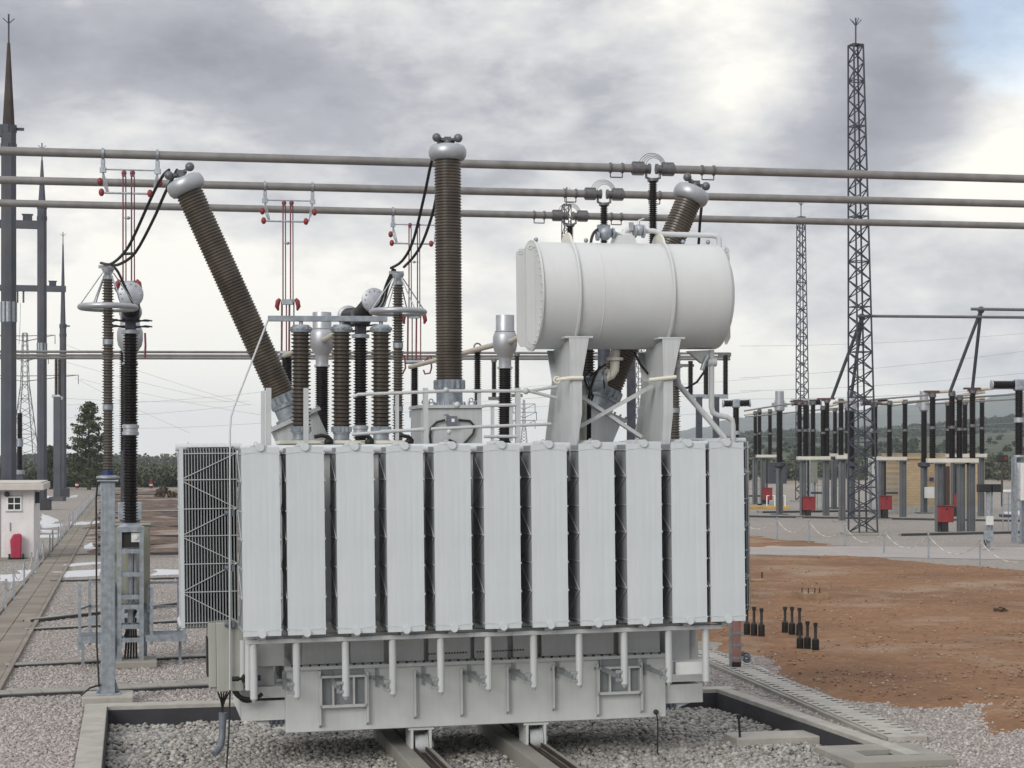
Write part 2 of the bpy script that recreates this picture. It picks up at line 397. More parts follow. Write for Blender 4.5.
def pebbles(name, pts, size, m, flat=0.7, smooth=False):
    n = len(pts)
    s = size * (0.55 + 0.9 * rng.random(n) ** 1.6)
    sc = np.stack([s * (0.75 + 0.5 * rng.random(n)), s * (0.75 + 0.5 * rng.random(n)), s * flat * (0.7 + 0.6 * rng.random(n))], 1)
    base = ICO_V[None] * (0.82 + 0.36 * rng.random((n, 12, 1)))
    v = base * sc[:, None, :]
    a = rng.random(n) * 2 * np.pi; ca, sa = np.cos(a)[:, None], np.sin(a)[:, None]
    t = (rng.random(n) - 0.5) * 1.2; ct, st = np.cos(t)[:, None], np.sin(t)[:, None]
    x, y, z = v[..., 0], v[..., 1], v[..., 2]
    y, z = y * ct - z * st, y * st + z * ct
    x, y = x * ca - y * sa, x * sa + y * ca
    V = np.stack([x, y, z], -1) + pts[:, None, :]
    Fc = ICO_F[None] + (np.arange(n) * 12)[:, None, None]
    return numpy_mesh(name, V.reshape(-1, 3), Fc.reshape(-1, 3), m, smooth)

def leaves(centers, radii, per, size, flatz=1.0):
    """random little leaf clumps (quads) inside ellipsoids -> V, F arrays"""
    C = np.repeat(np.asarray(centers), per, 0); Rr = np.repeat(np.asarray(radii), per, 0)
    n = len(C)
    d = rng.normal(size=(n, 3)); d /= np.linalg.norm(d, axis=1, keepdims=True)
    P = C + d * Rr * (rng.random((n, 1)) ** 0.45)
    a = rng.normal(size=(n, 3)); a /= np.linalg.norm(a, axis=1, keepdims=True)
    b = np.cross(a, rng.normal(size=(n, 3))); b /= np.linalg.norm(b, axis=1, keepdims=True)
    s = size * (0.5 + rng.random((n, 1)))
    a = a * s; b = b * s * 0.7
    V = np.stack([P - a - b * 0.5, P + a * 0.3 - b, P + a + b * 0.4, P - a * 0.2 + b], 1).reshape(-1, 3)
    return V, np.arange(n * 4).reshape(-1, 4)

# ------------------------------------------------------------------ world: overcast sky
SUN_EL, SUN_AZ = R(28), R(-150)         # azimuth measured from +Y towards +X: behind the camera's left shoulder
w = bpy.data.worlds.new('World'); scene.world = w; w.use_nodes = True
nt = w.node_tree; N = nt.nodes; Lk = nt.links
for n in list(N): N.remove(n)
outw = N.new('ShaderNodeOutputWorld')
sky = N.new('ShaderNodeTexSky'); sky.sky_type = 'NISHITA'; sky.sun_disc = False
sky.sun_elevation = SUN_EL; sky.sun_rotation = SUN_AZ
bgA = N.new('ShaderNodeBackground'); bgA.inputs['Strength'].default_value = 0.13
Lk.new(sky.outputs['Color'], bgA.inputs['Color'])
bgB = N.new('ShaderNodeBackground'); bgB.inputs['Strength'].default_value = 1.0
tc = N.new('ShaderNodeTexCoord'); D = tc.outputs['Generated']
def math_node(op, a, b=None):
    n = N.new('ShaderNodeMath'); n.operation = op
    for i, q in enumerate((a, b)):
        if q is None: continue
        if isinstance(q, (int, float)): n.inputs[i].default_value = q
        else: Lk.new(q, n.inputs[i])
    return n.outputs[0]
def skynoise(scale, off, det=7, rough=0.55, dist=0.3, zs=2.2):
    mp = N.new('ShaderNodeMapping'); mp.inputs['Scale'].default_value = (scale, scale, scale * zs); mp.inputs['Location'].default_value = off
    Lk.new(D, mp.inputs['Vector'])
    n = N.new('ShaderNodeTexNoise'); n.inputs['Scale'].default_value = 1; n.inputs['Detail'].default_value = det
    n.inputs['Roughness'].default_value = rough; n.inputs['Distortion'].default_value = dist
    Lk.new(mp.outputs['Vector'], n.inputs['Vector']); return n.outputs['Fac']
def blob(px, py, rad, amt, asp=1.0):
    """a soft patch of brighter or darker cloud in one direction of the sky"""
    d = Vector(((px - CX) / F, 1, (HZ - py) / F)).normalized()
    sb = N.new('ShaderNodeVectorMath'); sb.operation = 'SUBTRACT'; Lk.new(D, sb.inputs[0]); sb.inputs[1].default_value = d
    ml = N.new('ShaderNodeVectorMath'); ml.operation = 'MULTIPLY'; Lk.new(sb.outputs[0], ml.inputs[0]); ml.inputs[1].default_value = (1, 1, asp)
    ln = N.new('ShaderNodeVectorMath'); ln.operation = 'LENGTH'; Lk.new(ml.outputs[0], ln.inputs[0])
    mr = N.new('ShaderNodeMapRange'); mr.interpolation_type = 'SMOOTHSTEP'
    mr.inputs['From Min'].default_value = rad / F; mr.inputs['From Max'].default_value = 0
    mr.inputs['To Min'].default_value = 0; mr.inputs['To Max'].default_value = amt
    Lk.new(ln.outputs['Value'], mr.inputs['Value']); return mr.outputs['Result']
big = skynoise(5.0, (3.1, 1.7, 0.4))
fine = skynoise(12.0, (0.3, 5.2, 2.2), 12, 0.62, 0.15)
v = math_node('ADD', math_node('MULTIPLY', big, 1.7), math_node('MULTIPLY', fine, 1.05))
v = math_node('SUBTRACT', v, 0.80)
for b in [(60, 370, 380, 0.42, 1.0), (300, 430, 900, 0.40, 2.4), (760, 420, 500, 0.24, 2.4), (540, 50, 420, -0.17, 1.7), (200, 60, 480, -0.22, 1.6), (870, 60, 170, -0.34, 1.2), (1000, 135, 120, 0.55, 1.0), (750, 75, 150, 0.50, 1.2), (930, 215, 150, 0.22, 1.6), (330, 10, 120, 0.22, 1.3), (120, 130, 300, -0.10, 2.0),
          (620, 190, 220, 0.14, 1.8), (900, 330, 460, 0.10, 2.0), (800, 240, 200, 0.12, 1.4), (410, 240, 110, 0.12, 1.5), (700, 330, 140, 0.10, 1.4)]:
    v = math_node('ADD', v, blob(*b))
cr = N.new('ShaderNodeValToRGB'); e = cr.color_ramp.elements
e[0].position = -0.0; e[0].color = (0.215, 0.222, 0.25, 1)
e[1].position = 1.0; e[1].color = (0.74, 0.72, 0.665, 1)
q = e.new(0.42); q.color = (0.325, 0.332, 0.362, 1)
q = e.new(0.62); q.color = (0.47, 0.472, 0.482, 1)
q = e.new(0.80); q.color = (0.59, 0.583, 0.568, 1)
Lk.new(v, cr.inputs['Fac']); Lk.new(cr.outputs['Color'], bgB.inputs['Color'])
sx = N.new('ShaderNodeSeparateXYZ'); Lk.new(D, sx.inputs[0])       # an overcast sky is brightest overhead
zm = N.new('ShaderNodeMapRange'); zm.interpolation_type = 'SMOOTHSTEP'; zm.inputs['From Min'].default_value = 0.25; zm.inputs['From Max'].default_value = 0.9
zm.inputs['To Min'].default_value = 1.0; zm.inputs['To Max'].default_value = 1.6; Lk.new(sx.outputs['Z'], zm.inputs['Value']); Lk.new(zm.outputs['Result'], bgB.inputs['Strength'])
hole = math_node('ADD', blob(1010, 20, 130, 1.1, 1.0), math_node('MULTIPLY', math_node('SUBTRACT', fine, 0.5), 1.2))
hm = N.new('ShaderNodeMapRange'); hm.inputs['From Min'].default_value = 0.35; hm.inputs['From Max'].default_value = 0.8
hm.inputs['To Min'].default_value = 1.0; hm.inputs['To Max'].default_value = 0.62; Lk.new(hole, hm.inputs['Value'])
mxs = N.new('ShaderNodeMixShader'); Lk.new(hm.outputs['Result'], mxs.inputs[0]); Lk.new(bgA.outputs[0], mxs.inputs[1]); Lk.new(bgB.outputs[0], mxs.inputs[2])
Lk.new(mxs.outputs[0], outw.inputs['Surface'])

sd = bpy.data.lights.new('sun', 'SUN'); sd.energy = 1.5; sd.angle = R(30); sd.color = (1.0, 0.96, 0.90)
sun = bpy.data.objects.new('sun', sd); COL.objects.link(sun)
sdir = Vector((math.sin(SUN_AZ) * math.cos(SUN_EL), math.cos(SUN_AZ) * math.cos(SUN_EL), math.sin(SUN_EL)))
sun.rotation_euler = sdir.to_track_quat('Z', 'Y').to_euler()
sun.location = (0, 0, 60)

# ------------------------------------------------------------------ ground
g = MB(); S = 6000
# one sheet to the horizon with an opening where the oil pit is sunk
PIT = [gnd(107, 712), gnd(703, 690), gnd(905, 768)]
pa = gnd(107, 712); pd_ = pa - VX * 7.6              # left inner edge back / front
pb = pa + UX * 10.7; pc = pb - VX * 7.4 + UX * 0.35
PITP = [pd_, pc, pb, pa]
outer = [Vector((-S, -200, 0)), Vector((S, -200, 0)), Vector((S, S, 0)), Vector((-S, S, 0))]
vs = outer + PITP
g.add(vs, [(0, 1, 5, 4), (1, 2, 6, 5), (2, 3, 7, 6), (3, 0, 4, 7)])
tag(g.build('ground', M_GRAVEL), kind='structure')
PZ = -0.38
g = MB(); g.add([p + Vector((0, 0, PZ)) for p in PITP], [(0, 1, 2, 3)])
tag(g.build('pit_floor', M_PITBED), kind='structure')

# clay fields: gently uneven sheets that sink into the gravel along a ragged edge
def inside_dist(x, y, poly):
    inside = False; dm = 1e9; n = len(poly)
    for i in range(n):
        x1, y1 = poly[i]; x2, y2 = poly[(i + 1) % n]
        if (y1 > y) != (y2 > y) and x < (x2 - x1) * (y - y1) / (y2 - y1) + x1: inside = not inside
        dx, dy = x2 - x1, y2 - y1; t = max(0, min(1, ((x - x1) * dx + (y - y1) * dy) / (dx * dx + dy * dy)))
        dm = min(dm, math.hypot(x - x1 - t * dx, y - y1 - t * dy))
    return dm if inside else -dm

def field(name, poly, step, m, amp=0.05, rise=0.08, seed=0.0, edge=1.2):
    P2 = [(p.x, p.y) for p in poly]
    x0 = min(p[0] for p in P2) - 2; x1 = max(p[0] for p in P2) + 2; y0 = min(p[1] for p in P2) - 2; y1 = max(p[1] for p in P2) + 2
    nx = int((x1 - x0) / step) + 1; ny = int((y1 - y0) / step) + 1
    Z = np.zeros((ny, nx)); XY = np.zeros((ny, nx, 2))
    for j in range(ny):
        for i in range(nx):
            x = x0 + i * step; y = y0 + j * step
            d = inside_dist(x, y, P2)
            d += edge * (mnoise.noise((x * 0.7, y * 0.7, seed)) + 0.5 * mnoise.noise((x * 2.1, y * 2.1, seed + 3)))
            z = max(-0.06, min(rise, d * 0.12)) + (amp * (mnoise.noise((x * 0.45, y * 0.45, seed + 9)) + 0.45 * mnoise.noise((x * 1.9, y * 1.9, seed + 5)))) * max(0, min(1, d / 1.5))
            if d > 0.4: z = max(z, 0.012)
            Z[j, i] = z; XY[j, i] = (x, y)
    V = np.concatenate([XY, Z[..., None]], -1).reshape(-1, 3)
    idx = np.arange(nx * ny).reshape(ny, nx)
    Fc = np.stack([idx[:-1, :-1], idx[:-1, 1:], idx[1:, 1:], idx[1:, :-1]], -1).reshape(-1, 4)
    keep = (Z.reshape(-1)[Fc] > -0.05).any(1)
    o = numpy_mesh(name, V, Fc[keep], m, True)
    return tag(o, kind='structure')

clay_poly = [gnd(700, 640), gnd(745, 655), gnd(800, 685), gnd(850, 702), gnd(940, 706), gnd(985, 704), gnd(985, 738), gnd(1040, 728), gnd(1080, 690), gnd(1080, 578), gnd(1024, 571), gnd(960, 566), gnd(860, 557), gnd(745, 556), gnd(640, 556), gnd(560, 600)]
field('clay_ground', clay_poly, 0.3, M_CLAY, 0.05, 0.06, 1.0, 0.8)
strip = [gnd(700, 533), gnd(744, 536), gnd(800, 541), gnd(838, 546), gnd(700, 548)]
field('clay_bank', strip, 0.7, M_CLAY, 0.06, 0.10, 4.0, 1.5)
leftclay = [gnd(88, 557), gnd(260, 553), gnd(300, 520), gnd(300, 494), gnd(112, 490), gnd(104, 500), gnd(98, 520)]
field('bare_earth', leftclay, 1.0, M_CLAYD, 0.22, 0.15, 7.0, 1.5)

# pale lane behind the chain fence
lane = MB(); lane.add([gnd(690, 553, .012), gnd(1120, 562, .012), gnd(1120, 548, .012), gnd(690, 545, .012)], [(0, 1, 2, 3)])
tag(lane.build('lane', M_LANE), kind='structure')

# snow patches left lying on the gravel
def snow(pts, i):
    c = sum((gnd(*p) for p in pts), Vector()) / len(pts)
    P = [gnd(*p) for p in pts]; ring = []
    m = []
    for k in range(len(P)):
        for t in range(6):
            q = P[k].lerp(P[(k + 1) % len(P)], t / 6); d = (q - c)
            m.append(c + d * (1 + 0.42 * mnoise.noise((q.x * 1.3, q.y * 0.9, i * 3.1)) + .25 * mnoise.noise((q.x * 3.3, q.y * 2.9, i * 3.1))))
    n = len(m); vs = [Vector((p.x, p.y, 0.006)) for p in m] + [Vector(((c + (p - c) * 0.8).x, (c + (p - c) * 0.8).y, 0.04 + 0.02 * mnoise.noise((p.x, p.y, 2.0)))) for p in m]
    SB.add(vs, [(k, (k + 1) % n, n + (k + 1) % n, n + k) for k in range(n)] + [tuple(range(n, 2 * n))], True)
SB = MB()
SNOWS = [[(41, 514), (50, 516), (60, 521), (54, 523), (41, 523)], [(41, 524), (66, 524), (62, 527), (41, 528)], [(41, 530), (58, 531), (57, 533), (41, 533)], [(41, 535), (60, 535), (58, 538), (41, 538)],
         [(0, 575), (30, 574), (33, 579), (8, 583), (0, 581)], [(18, 571), (40, 570), (36, 574), (20, 574)], [(54, 573), (100, 570), (104, 575), (60, 578)], [(56, 566), (102, 562), (102, 564), (58, 568)],
         [(68, 522), (100, 521), (98, 525), (70, 526)], [(83, 546), (92, 543), (98, 549), (86, 550)], [(158, 522), (200, 521), (200, 524), (160, 525)], [(160, 536), (172, 535), (170, 538), (158, 539)], 
         [(47, 496), (52, 496), (52, 498), (46, 498)], [(70, 496), (78, 495), (77, 497), (70, 498)], [(155, 570), (205, 571), (205, 574), (156, 575)],
         [(1000, 490), (1024, 489), (1024, 491), (1002, 492)], [(1004, 512), (1024, 511), (1024, 515), (1006, 515)],
         [(750, 665), (768, 672), (764, 674), (748, 671)], [(745, 611), (770, 608), (768, 612), (746, 615)]]
for i, s_ in enumerate(SNOWS): snow(s_, i)
tag(SB.build('snow', M_SNOW), kind='stuff')

# slab path on the left: two rows of slabs
path = thing('slab_path', 'brown concrete slab path running from the lower corner to the trees past the hut', 'path', gnd(48, 600))
path['kind'] = 'structure'
pl = MB(); o0 = path.location
p0 = gnd(0, 683); p0l = p0 - UX * 0.98
for i in range(210):
    for j in range(2):
        a = p0l + UX * (j * 0.49) - VX * 4 + VX * (i * 0.92)
        c = a + UX * 0.235 + VX * 0.45
        z = 0.03 + 0.012 * random.random()
        pl.box(Vector((c.x, c.y, z / 2)) - o0, (0.47, 0.90, z), TH + random.uniform(-.006, .006))
pl.build('paving', M_PATH, path)
kb = MB()
for off in (-1.06, 0.06):
    a = p0 + UX * off - VX * 4 - o0; b = a + VX * 195
    kb.bar(a + Vector((0, 0, .03)), b + Vector((0, 0, .03)), 0.10, 0.09)
kb.build('kerb', M_PATH, path)

# cable trenches: covers across the gravel
def trench(name, label, a, b, width, h=0.10, slab=0.5, m=M_SLAB, cat='cable trench'):
    t = thing(name, label, cat, a)
    d = (b - a); Ln = d.length; ang = math.atan2(d.y, d.x); d.normalize(); s = Vector((-d.y, d.x, 0))
    n = max(2, int(Ln / slab)); cov = MB()
    for i in range(n):
        c = d * (Ln * (i + 0.5) / n)
        cov.box(c + Vector((0, 0, h / 2 + random.uniform(0, .008))), (Ln / n - 0.012, width * 0.86, h), ang + random.uniform(-.006, .006))
    cov.build('cover_slabs', m, t, 0.006)
    if slab < .3:
        for i in range(n):
            for q in (-.3, .3): nt_ = MB(); nt_.box(d * (Ln * (i + .02) / n) + s * (q * width) + Vector((0, 0, h + .006)), (.03, width * .16, .012), ang); nt_.build('hand_slot', M_CONCD, t)
    ed = MB()
    for q in (-1, 1): ed.bar(s * (q * width * 0.5) + Vector((0, 0, h * 0.4)), s * (q * width * 0.5) + d * Ln + Vector((0, 0, h * 0.4)), width * 0.10, h * 0.8)
    ed.build('edging', M_SLAB if slab < .3 else M_CONCD, t)
    return t
trench('cable_trench', 'slabbed cable trench nearest the oil pit on the left gravel', gnd(-20, 697), gnd(215, 686), 0.62, 0.07)
trench('cable_trench', 'narrow slabbed cable trench ending at the lattice breaker stand', gnd(5, 667), gnd(215, 657), 0.42, 0.06)
trench('cable_trench', 'thin cable trench starting at the path just below the slanting one', gnd(25, 631), gnd(215, 620), 0.30, 0.06)
trench('cable_trench', 'slanting cable trench from the path towards the metal platform', gnd(27, 623), gnd(215, 601), 0.26, 0.10)
trench('cable_trench', 'dark thin cable trench at the near edge of the snow strips', gnd(50, 582), gnd(215, 578), 0.22, 0.05, m=M_CONCD)
for i, (y, wd, mm, lab) in enumerate([(558, .25, M_CONCD, 'dark cable trench bounding the near side of the brown earth'), (549, .22, M_CONCD, 'dark cable trench second in from the near side of the brown earth'), (531, .35, M_CONCD, 'dark cable trench in the middle of the brown earth'),
                                 (521, .3, M_CONCD, 'dark narrow cable trench behind the middle one on the brown earth'), (497, .5, M_CONCD, 'dark cable trench crossing the brown earth just before the far shrubs'), (540, .25, M_CONCD, 'dark cable trench between the middle and the second on the brown earth'),
                                 (515, .4, M_CONC, 'pale cable trench crossing the brown earth behind the snow'), (503, .9, M_CONC, 'pale cable trench farthest across the brown earth')]):
    tt = trench('cable_trench', lab, gnd(98, y), gnd(230, y - 2), wd, 0.14 if y < 540 else .1, 1.0, mm)
    tt.location.z = 0.1
# right-hand trench with slotted covers
trench('cable_trench', 'long row of pale slotted trench slabs beside the red clay', gnd(700, 654), gnd(908, 742), 0.72, 0.08, 0.28, M_CONC)

# ------------------------------------------------------------------ oil pit
pit = thing('oil_pit', 'concrete walled oil pit filled with grey stones under the transformer', 'oil pit', pa)
kerb = MB(); dark = MB()
def wall(a, b, out, w_=0.36, top=0.10):
    a = a - pa; b = b - pa
    q = [a, b, b + out * w_, a + out * w_]
    kerb.prism([p + Vector((0, 0, -0.02)) for p in q], (0, 0, top + .02))
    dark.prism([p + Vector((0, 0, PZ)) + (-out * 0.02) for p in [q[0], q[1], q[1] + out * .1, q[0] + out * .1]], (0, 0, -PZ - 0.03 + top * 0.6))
wall(pd_, pa + VX * 0.0, -UX)
wall(pa - UX * 0.36, pb + UX * 0.36, VX)
wall(pc, pb, UX, .25)
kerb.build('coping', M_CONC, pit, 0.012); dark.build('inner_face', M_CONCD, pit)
# stones
sp = []
for i in range(27000):
    uu = random.uniform(0.05, 10.9); vv = random.uniform(-7.4, -0.06)
    if uu < 10.62 + (-vv) * 0.05:
        p = pa + UX * uu + VX * vv
        if p.y < 22.6: continue
        sp.append((p.x, p.y, PZ + 0.15 + 0.06 * mnoise.noise((p.x * .8, p.y * .8, 0)) + random.uniform(-.02, .02)))
tag(pebbles('pit_stones', np.array(sp), 0.040, M_STONE), kind='stuff')
b_ = MB(); b_.add([p + Vector((0, 0, PZ + 0.125)) for p in PITP], [(0, 1, 2, 3)]); tag(b_.build('pit_gravel_bed', M_PITBED), kind='structure')

# loose grit on the nearest gravel
sp = []
for i in range(52000):
    if i % 3: px = random.uniform(0, 230); py = 560 + 215 * random.random() ** 0.8
    else: px = random.uniform(690, 1040); py = random.uniform(655, 780)
    p = gnd(px, py)
    d = p - pa; u_, v_ = d.dot(UX), d.dot(VX)
    if -0.4 < u_ < 11.4 and v_ < 0.45 and v_ > -8: continue
    dp = p - p0
    if -1.2 < dp.dot(UX) < 0.15: continue
    if i % 3 == 0 and inside_dist(p.x, p.y, [(q.x, q.y) for q in clay_poly]) > 0.8 * random.random(): continue
    sp.append((p.x, p.y, 0.004))
tag(pebbles('loose_grit', np.array(sp), 0.026, M_GRIT), kind='stuff')
sp = []
for i in range(5600):
    px = random.uniform(700, 1040); py = 556 + 190 * random.random() ** 1.1; p = gnd(px, py)
    if inside_dist(p.x, p.y, [(q.x, q.y) for q in clay_poly]) < 0.3: continue
    if mnoise.noise((p.x * .35, p.y * .35, 4)) < random.uniform(-.5, .45): continue
    sp.append((p.x, p.y, 0.07))
tag(pebbles('clay_clods', np.array(sp), 0.028, M_CLOD), kind='stuff')

# rails under the transformer
for k, (px, py, lab) in enumerate([(424, 757, 'concrete rail beam with steel slot under the near wheel'), (541, 751, 'concrete rail beam with steel slot under the second wheel')]):
    Y = (H - 0.03) * F / (py - HZ); c = gx(px, Y, 0)
    r_ = thing('rail_beam', lab, 'rail beam', c, TH)
    q = MB(); q.box((-0.15, 0.6, -0.16), (0.26, 5.6, 0.34)); q.build('concrete_beam', M_SLAB, r_, 0.02); q = MB(); q.box((0.225, 0.6, -0.16), (0.10, 5.6, 0.34)); q.build('concrete_beam', M_SLAB, r_, 0.02)
    q = MB(); q.box((0.085, 0.6, -0.11), (0.16, 5.6, 0.10)); q.box((0.003, 0.6, 0.0), (0.016, 5.6, 0.06)); q.box((0.17, 0.6, 0.0), (0.016, 5.6, 0.06)); q.build('steel_channel', M_RUST, r_)


# ------------------------------------------------------------------ the transformer
TILT = 0.0115                                        # its tank stands with a slight slope
TO = Vector((-3.69, 24.6, 0.0))
tr = thing('power_transformer', 'huge light grey power transformer with a row of radiators, conservator and tall brown bushings', 'transformer', TO)
tr.rotation_euler = (0, -TILT, TH)
TM = Matrix.Translation(TO) @ Euler((0, -TILT, TH)).to_matrix().to_4x4()
TI = TM.inverted()
_o = TI @ Vector((0, 0, H)); _R3 = TI.to_3x3()
def L(px, py, v):
    """point in transformer coordinates seen at this pixel on the plane v"""
    d = _R3 @ Vector(((px - CX) / F, 1, -(py - HZ) / F))
    t = (v - _o.y) / d.y
    return _o + d * t
W0, W1 = L(242, 637, 0).z, L(242, 447.5, 0).z
HR = W1 - W0; PW = 0.52; RD = 0.80

def make_radiator():
    st = MB()
    # outermost panel with shallow pressed flutes
    nf, nx = 7, 42; rows = [0, 0.03, 0.055, 0.945, 0.97, 1.0]; amp = [0, 0, 1, 1, 0, 0]
    vs = []
    for t, a_ in zip(rows, amp):
        for i in range(nx + 1):
            x = i / nx; fl = 0.0010 * a_ * (abs(math.sin(math.pi * nf * x)) ** 0.6 - 0.6) if 0.02 < x < 0.98 else 0
            vs.append((x * PW, -fl, t * HR))
    fs = [(r * (nx + 1) + i, r * (nx + 1) + i + 1, (r + 1) * (nx + 1) + i + 1, (r + 1) * (nx + 1) + i) for r in range(len(rows) - 1) for i in range(nx)]
    st.add(vs, fs, True)
    st.box((PW / 2, 0.012, HR / 2), (PW, 0.012, HR))
    for z in (0.075, HR - 0.075):                      # pressed chevrons above and below the flutes
        for sx in (-1, 1):
            st.bar((PW / 2 + sx * 0.06, -0.002, z - 0.005 * (1 if z < 1 else -1)), (PW / 2 + sx * (PW / 2 - 0.02), -0.002, z + 0.010 * (1 if z < 1 else -1)), 0.008, 0.004)
    r = st.build('radiator', M_PANEL, tr)
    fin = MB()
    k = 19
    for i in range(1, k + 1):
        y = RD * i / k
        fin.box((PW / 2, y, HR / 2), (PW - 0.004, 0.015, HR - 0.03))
    fin.build('fin_stack', M_FIN_SHADE, r)
    lace = MB()
    zz = [HR * q for q in (0.03, 0.2, 0.355, 0.51, 0.66, 0.82, 0.965)]
    for x in (-0.006, PW + 0.006):
        for z in zz: lace.bar((x, -0.01, z), (x, RD + 0.02, z), 0.012)
        for i in range(len(zz) - 1):
            a, b = (0, RD) if i % 2 else (RD, 0)
            lace.bar((x + (0.004 if x > 0 else -.004), a, zz[i]), (x + (0.004 if x > 0 else -.004), b, zz[i + 1]), 0.011)
        for z in zz: lace.box((x, 0, z), (0.016, 0.018, 0.02))
    lace.build('lacing_bars', M_PAINT, r)
    for z in (0.03, HR - 0.0):
        hp = MB(); hp.cyl((PW / 2, -0.035, z), (PW / 2, RD + 0.1, z), 0.055, 16); hp.build('header_pipe', M_PANEL, r)
    lug = MB(); lug.prism([(PW / 2 - 0.12, 0.10, HR), (PW / 2 + 0.12, 0.10, HR), (PW / 2 + 0.10, 0.10, HR + .025), (PW / 2 - 0.10, 0.10, HR + .025)], (0, RD - .15, 0))
    lug.torus((PW / 2 - 0.05, 0.14, HR + 0.045), 0.025, 0.008, (0, 1, 0), 12, 6)
    lug.build('lifting_lug', M_PAINT, r)
    return r
rad0 = make_radiator()
RX = [242, 287, 337, 387, 434.8, 484.3, 531.8, 579.6, 627, 671.8, 710.3]
for i, px in enumerate(RX):
    o = rad0 if i == 0 else copy_tree(rad0, tr)
    p = L(px, 540, 0); o.location = (p.x, 0, W0)
UE = L(744.5, 540, 0).x
# end radiators stand square to the row
e = copy_tree(rad0, tr); p = L(180.5, 540, 1.30); EU = p.x
e.location = (EU, 1.30 + PW, W0 + 0.015); e.rotation_euler = (0, 0, R(-90))
k = MB(); k.box((PW + .010, .025, HR / 2), (.02, .05, HR - .02)); k.build('edge_channel', M_PANEL, e)
e = copy_tree(rad0, tr); e.location = (EU, 1.30 + 2 * PW + .10, W0 + 0.015); e.rotation_euler = (0, 0, R(-90))
e = copy_tree(rad0, tr); p = L(749.5, 540, 1.45)
e.location = (p.x, 1.45, W0 + 0.02); e.rotation_euler = (0, 0, R(90))

# --- tank
TV = 1.15
a = L(286, 734, TV); b = L(666, 716, TV)
U0, U1, TB = a.x, b.x, (a.z + b.z) / 2
UC = (U0 + U1) / 2
ZS = L(400, 664, TV).z                                # top of the lower tank
ZT = L(449, 444, 1.4).z                               # cover
UT0, UT1 = U0 - 0.28, U1 + 0.28
lo = MB(); lo.box2((U0, TV, TB), (U1, 3.75, ZS)); tank = lo.build('tank', M_TANK, tr, 0.012)
up = MB(); up.box2((U0 + 0.12, TV + 0.30, ZS + 0.002), (U1 - 0.12, 3.6, ZT - 0.08))
up.build('upper_tank', M_TANK, tank)
cv = MB(); cv.box2((UT0 + .1, TV + 0.15, ZT - 0.078), (UT1 - .1, 3.75, ZT)); cv.build('cover', M_PAINT, tank, 0.008)
# row of recessed panels above the lower tank with dark gaps between
pn = MB()
for x0, x1 in [(254, 284), (302, 344), (350, 383.5), (390, 423.5), (428, 470), (474, 507), (512.5, 537), (541, 613), (618, 659)]:
    q0 = L(x0, 650, TV + .2).x; q1 = L(x1, 650, TV + .2).x
    pn.box2((q0, TV + 0.16, ZS + 0.004 + .012), (q1, TV + 0.298, ZS + 0.62))
pn.build('wall_panels', M_TANK, tank, 0.006)
fl = MB(); fl.box2((U0 - .01, TV - 0.05, ZS - 0.035), (U1 + .01, TV + .14, ZS + 0.012)); fl.build('flange', M_TANK, tank)
bl = MB(); n = 44
for i in range(n):
    x = U0 + .1 + (U1 - U0 - .2) * i / (n - 1); bl.lathe([(.018, 0), (.018, .03)], 6, (x, TV - 0.02, ZS + 0.012))
for i in range(34):
    q = L(429 + i * 2.85, 654 - i * .13, TV + .16)
    if i in (14, 15, 16): continue
    bl.box((q.x, TV + .158, q.z), (.022, .02, .022))
bl.build('flange_bolts', M_RUST, tank)
for px, yt, yb in [(319.5, 671, 725), (367, 671, 722), (414.5, 670, 716), (461, 668, 714), (507, 666, 711), (553, 665, 708), (597, 664, 714), (641, 662, 710)]:
    rb = MB(); t_ = L(px, yt, TV - .04); b2 = L(px, yb, TV - .04)
    rb.prism([(t_.x - .014, TV - .085, t_.z), (t_.x - .014, TV - .002, t_.z), (t_.x - .014, TV - .002, b2.z - .05), (t_.x - .014, TV - .085, b2.z)], (.028, 0, 0)); rb.build('stiffening_rib', M_TANK, tank)
for x0, x1, y0, y1 in [(319.5, 367, 676, 706), (597, 641, 667, 693)]:
    A = L(x0, y0, TV - .05); B = L(x1, y1, TV - .05)
    fr = MB()
    fr.box2((A.x, TV - .10, A.z - .03), (B.x, TV - .03, A.z)); fr.box2((A.x, TV - .10, B.z), (B.x, TV - .03, B.z + .04))
    fr.box2((A.x, TV - .10, B.z), (A.x + .03, TV - .001, A.z)); fr.box2((B.x - .03, TV - .10, B.z), (B.x, TV - .001, A.z))
    for t in (0.28, 0.72):
        x = A.x + (B.x - A.x) * t; fr.box2((x - .014, TV - .095, B.z + .04), (x + .014, TV - .035, A.z - .03))
    fo = fr.build('jacking_frame', M_TANK, tank)
    bk = MB(); bk.box2((A.x + .03, TV - .012, B.z + .04), (B.x - .03, TV - .003, A.z + .12)); bk.build('recess_plate', M_FIN_SHADE, fo)
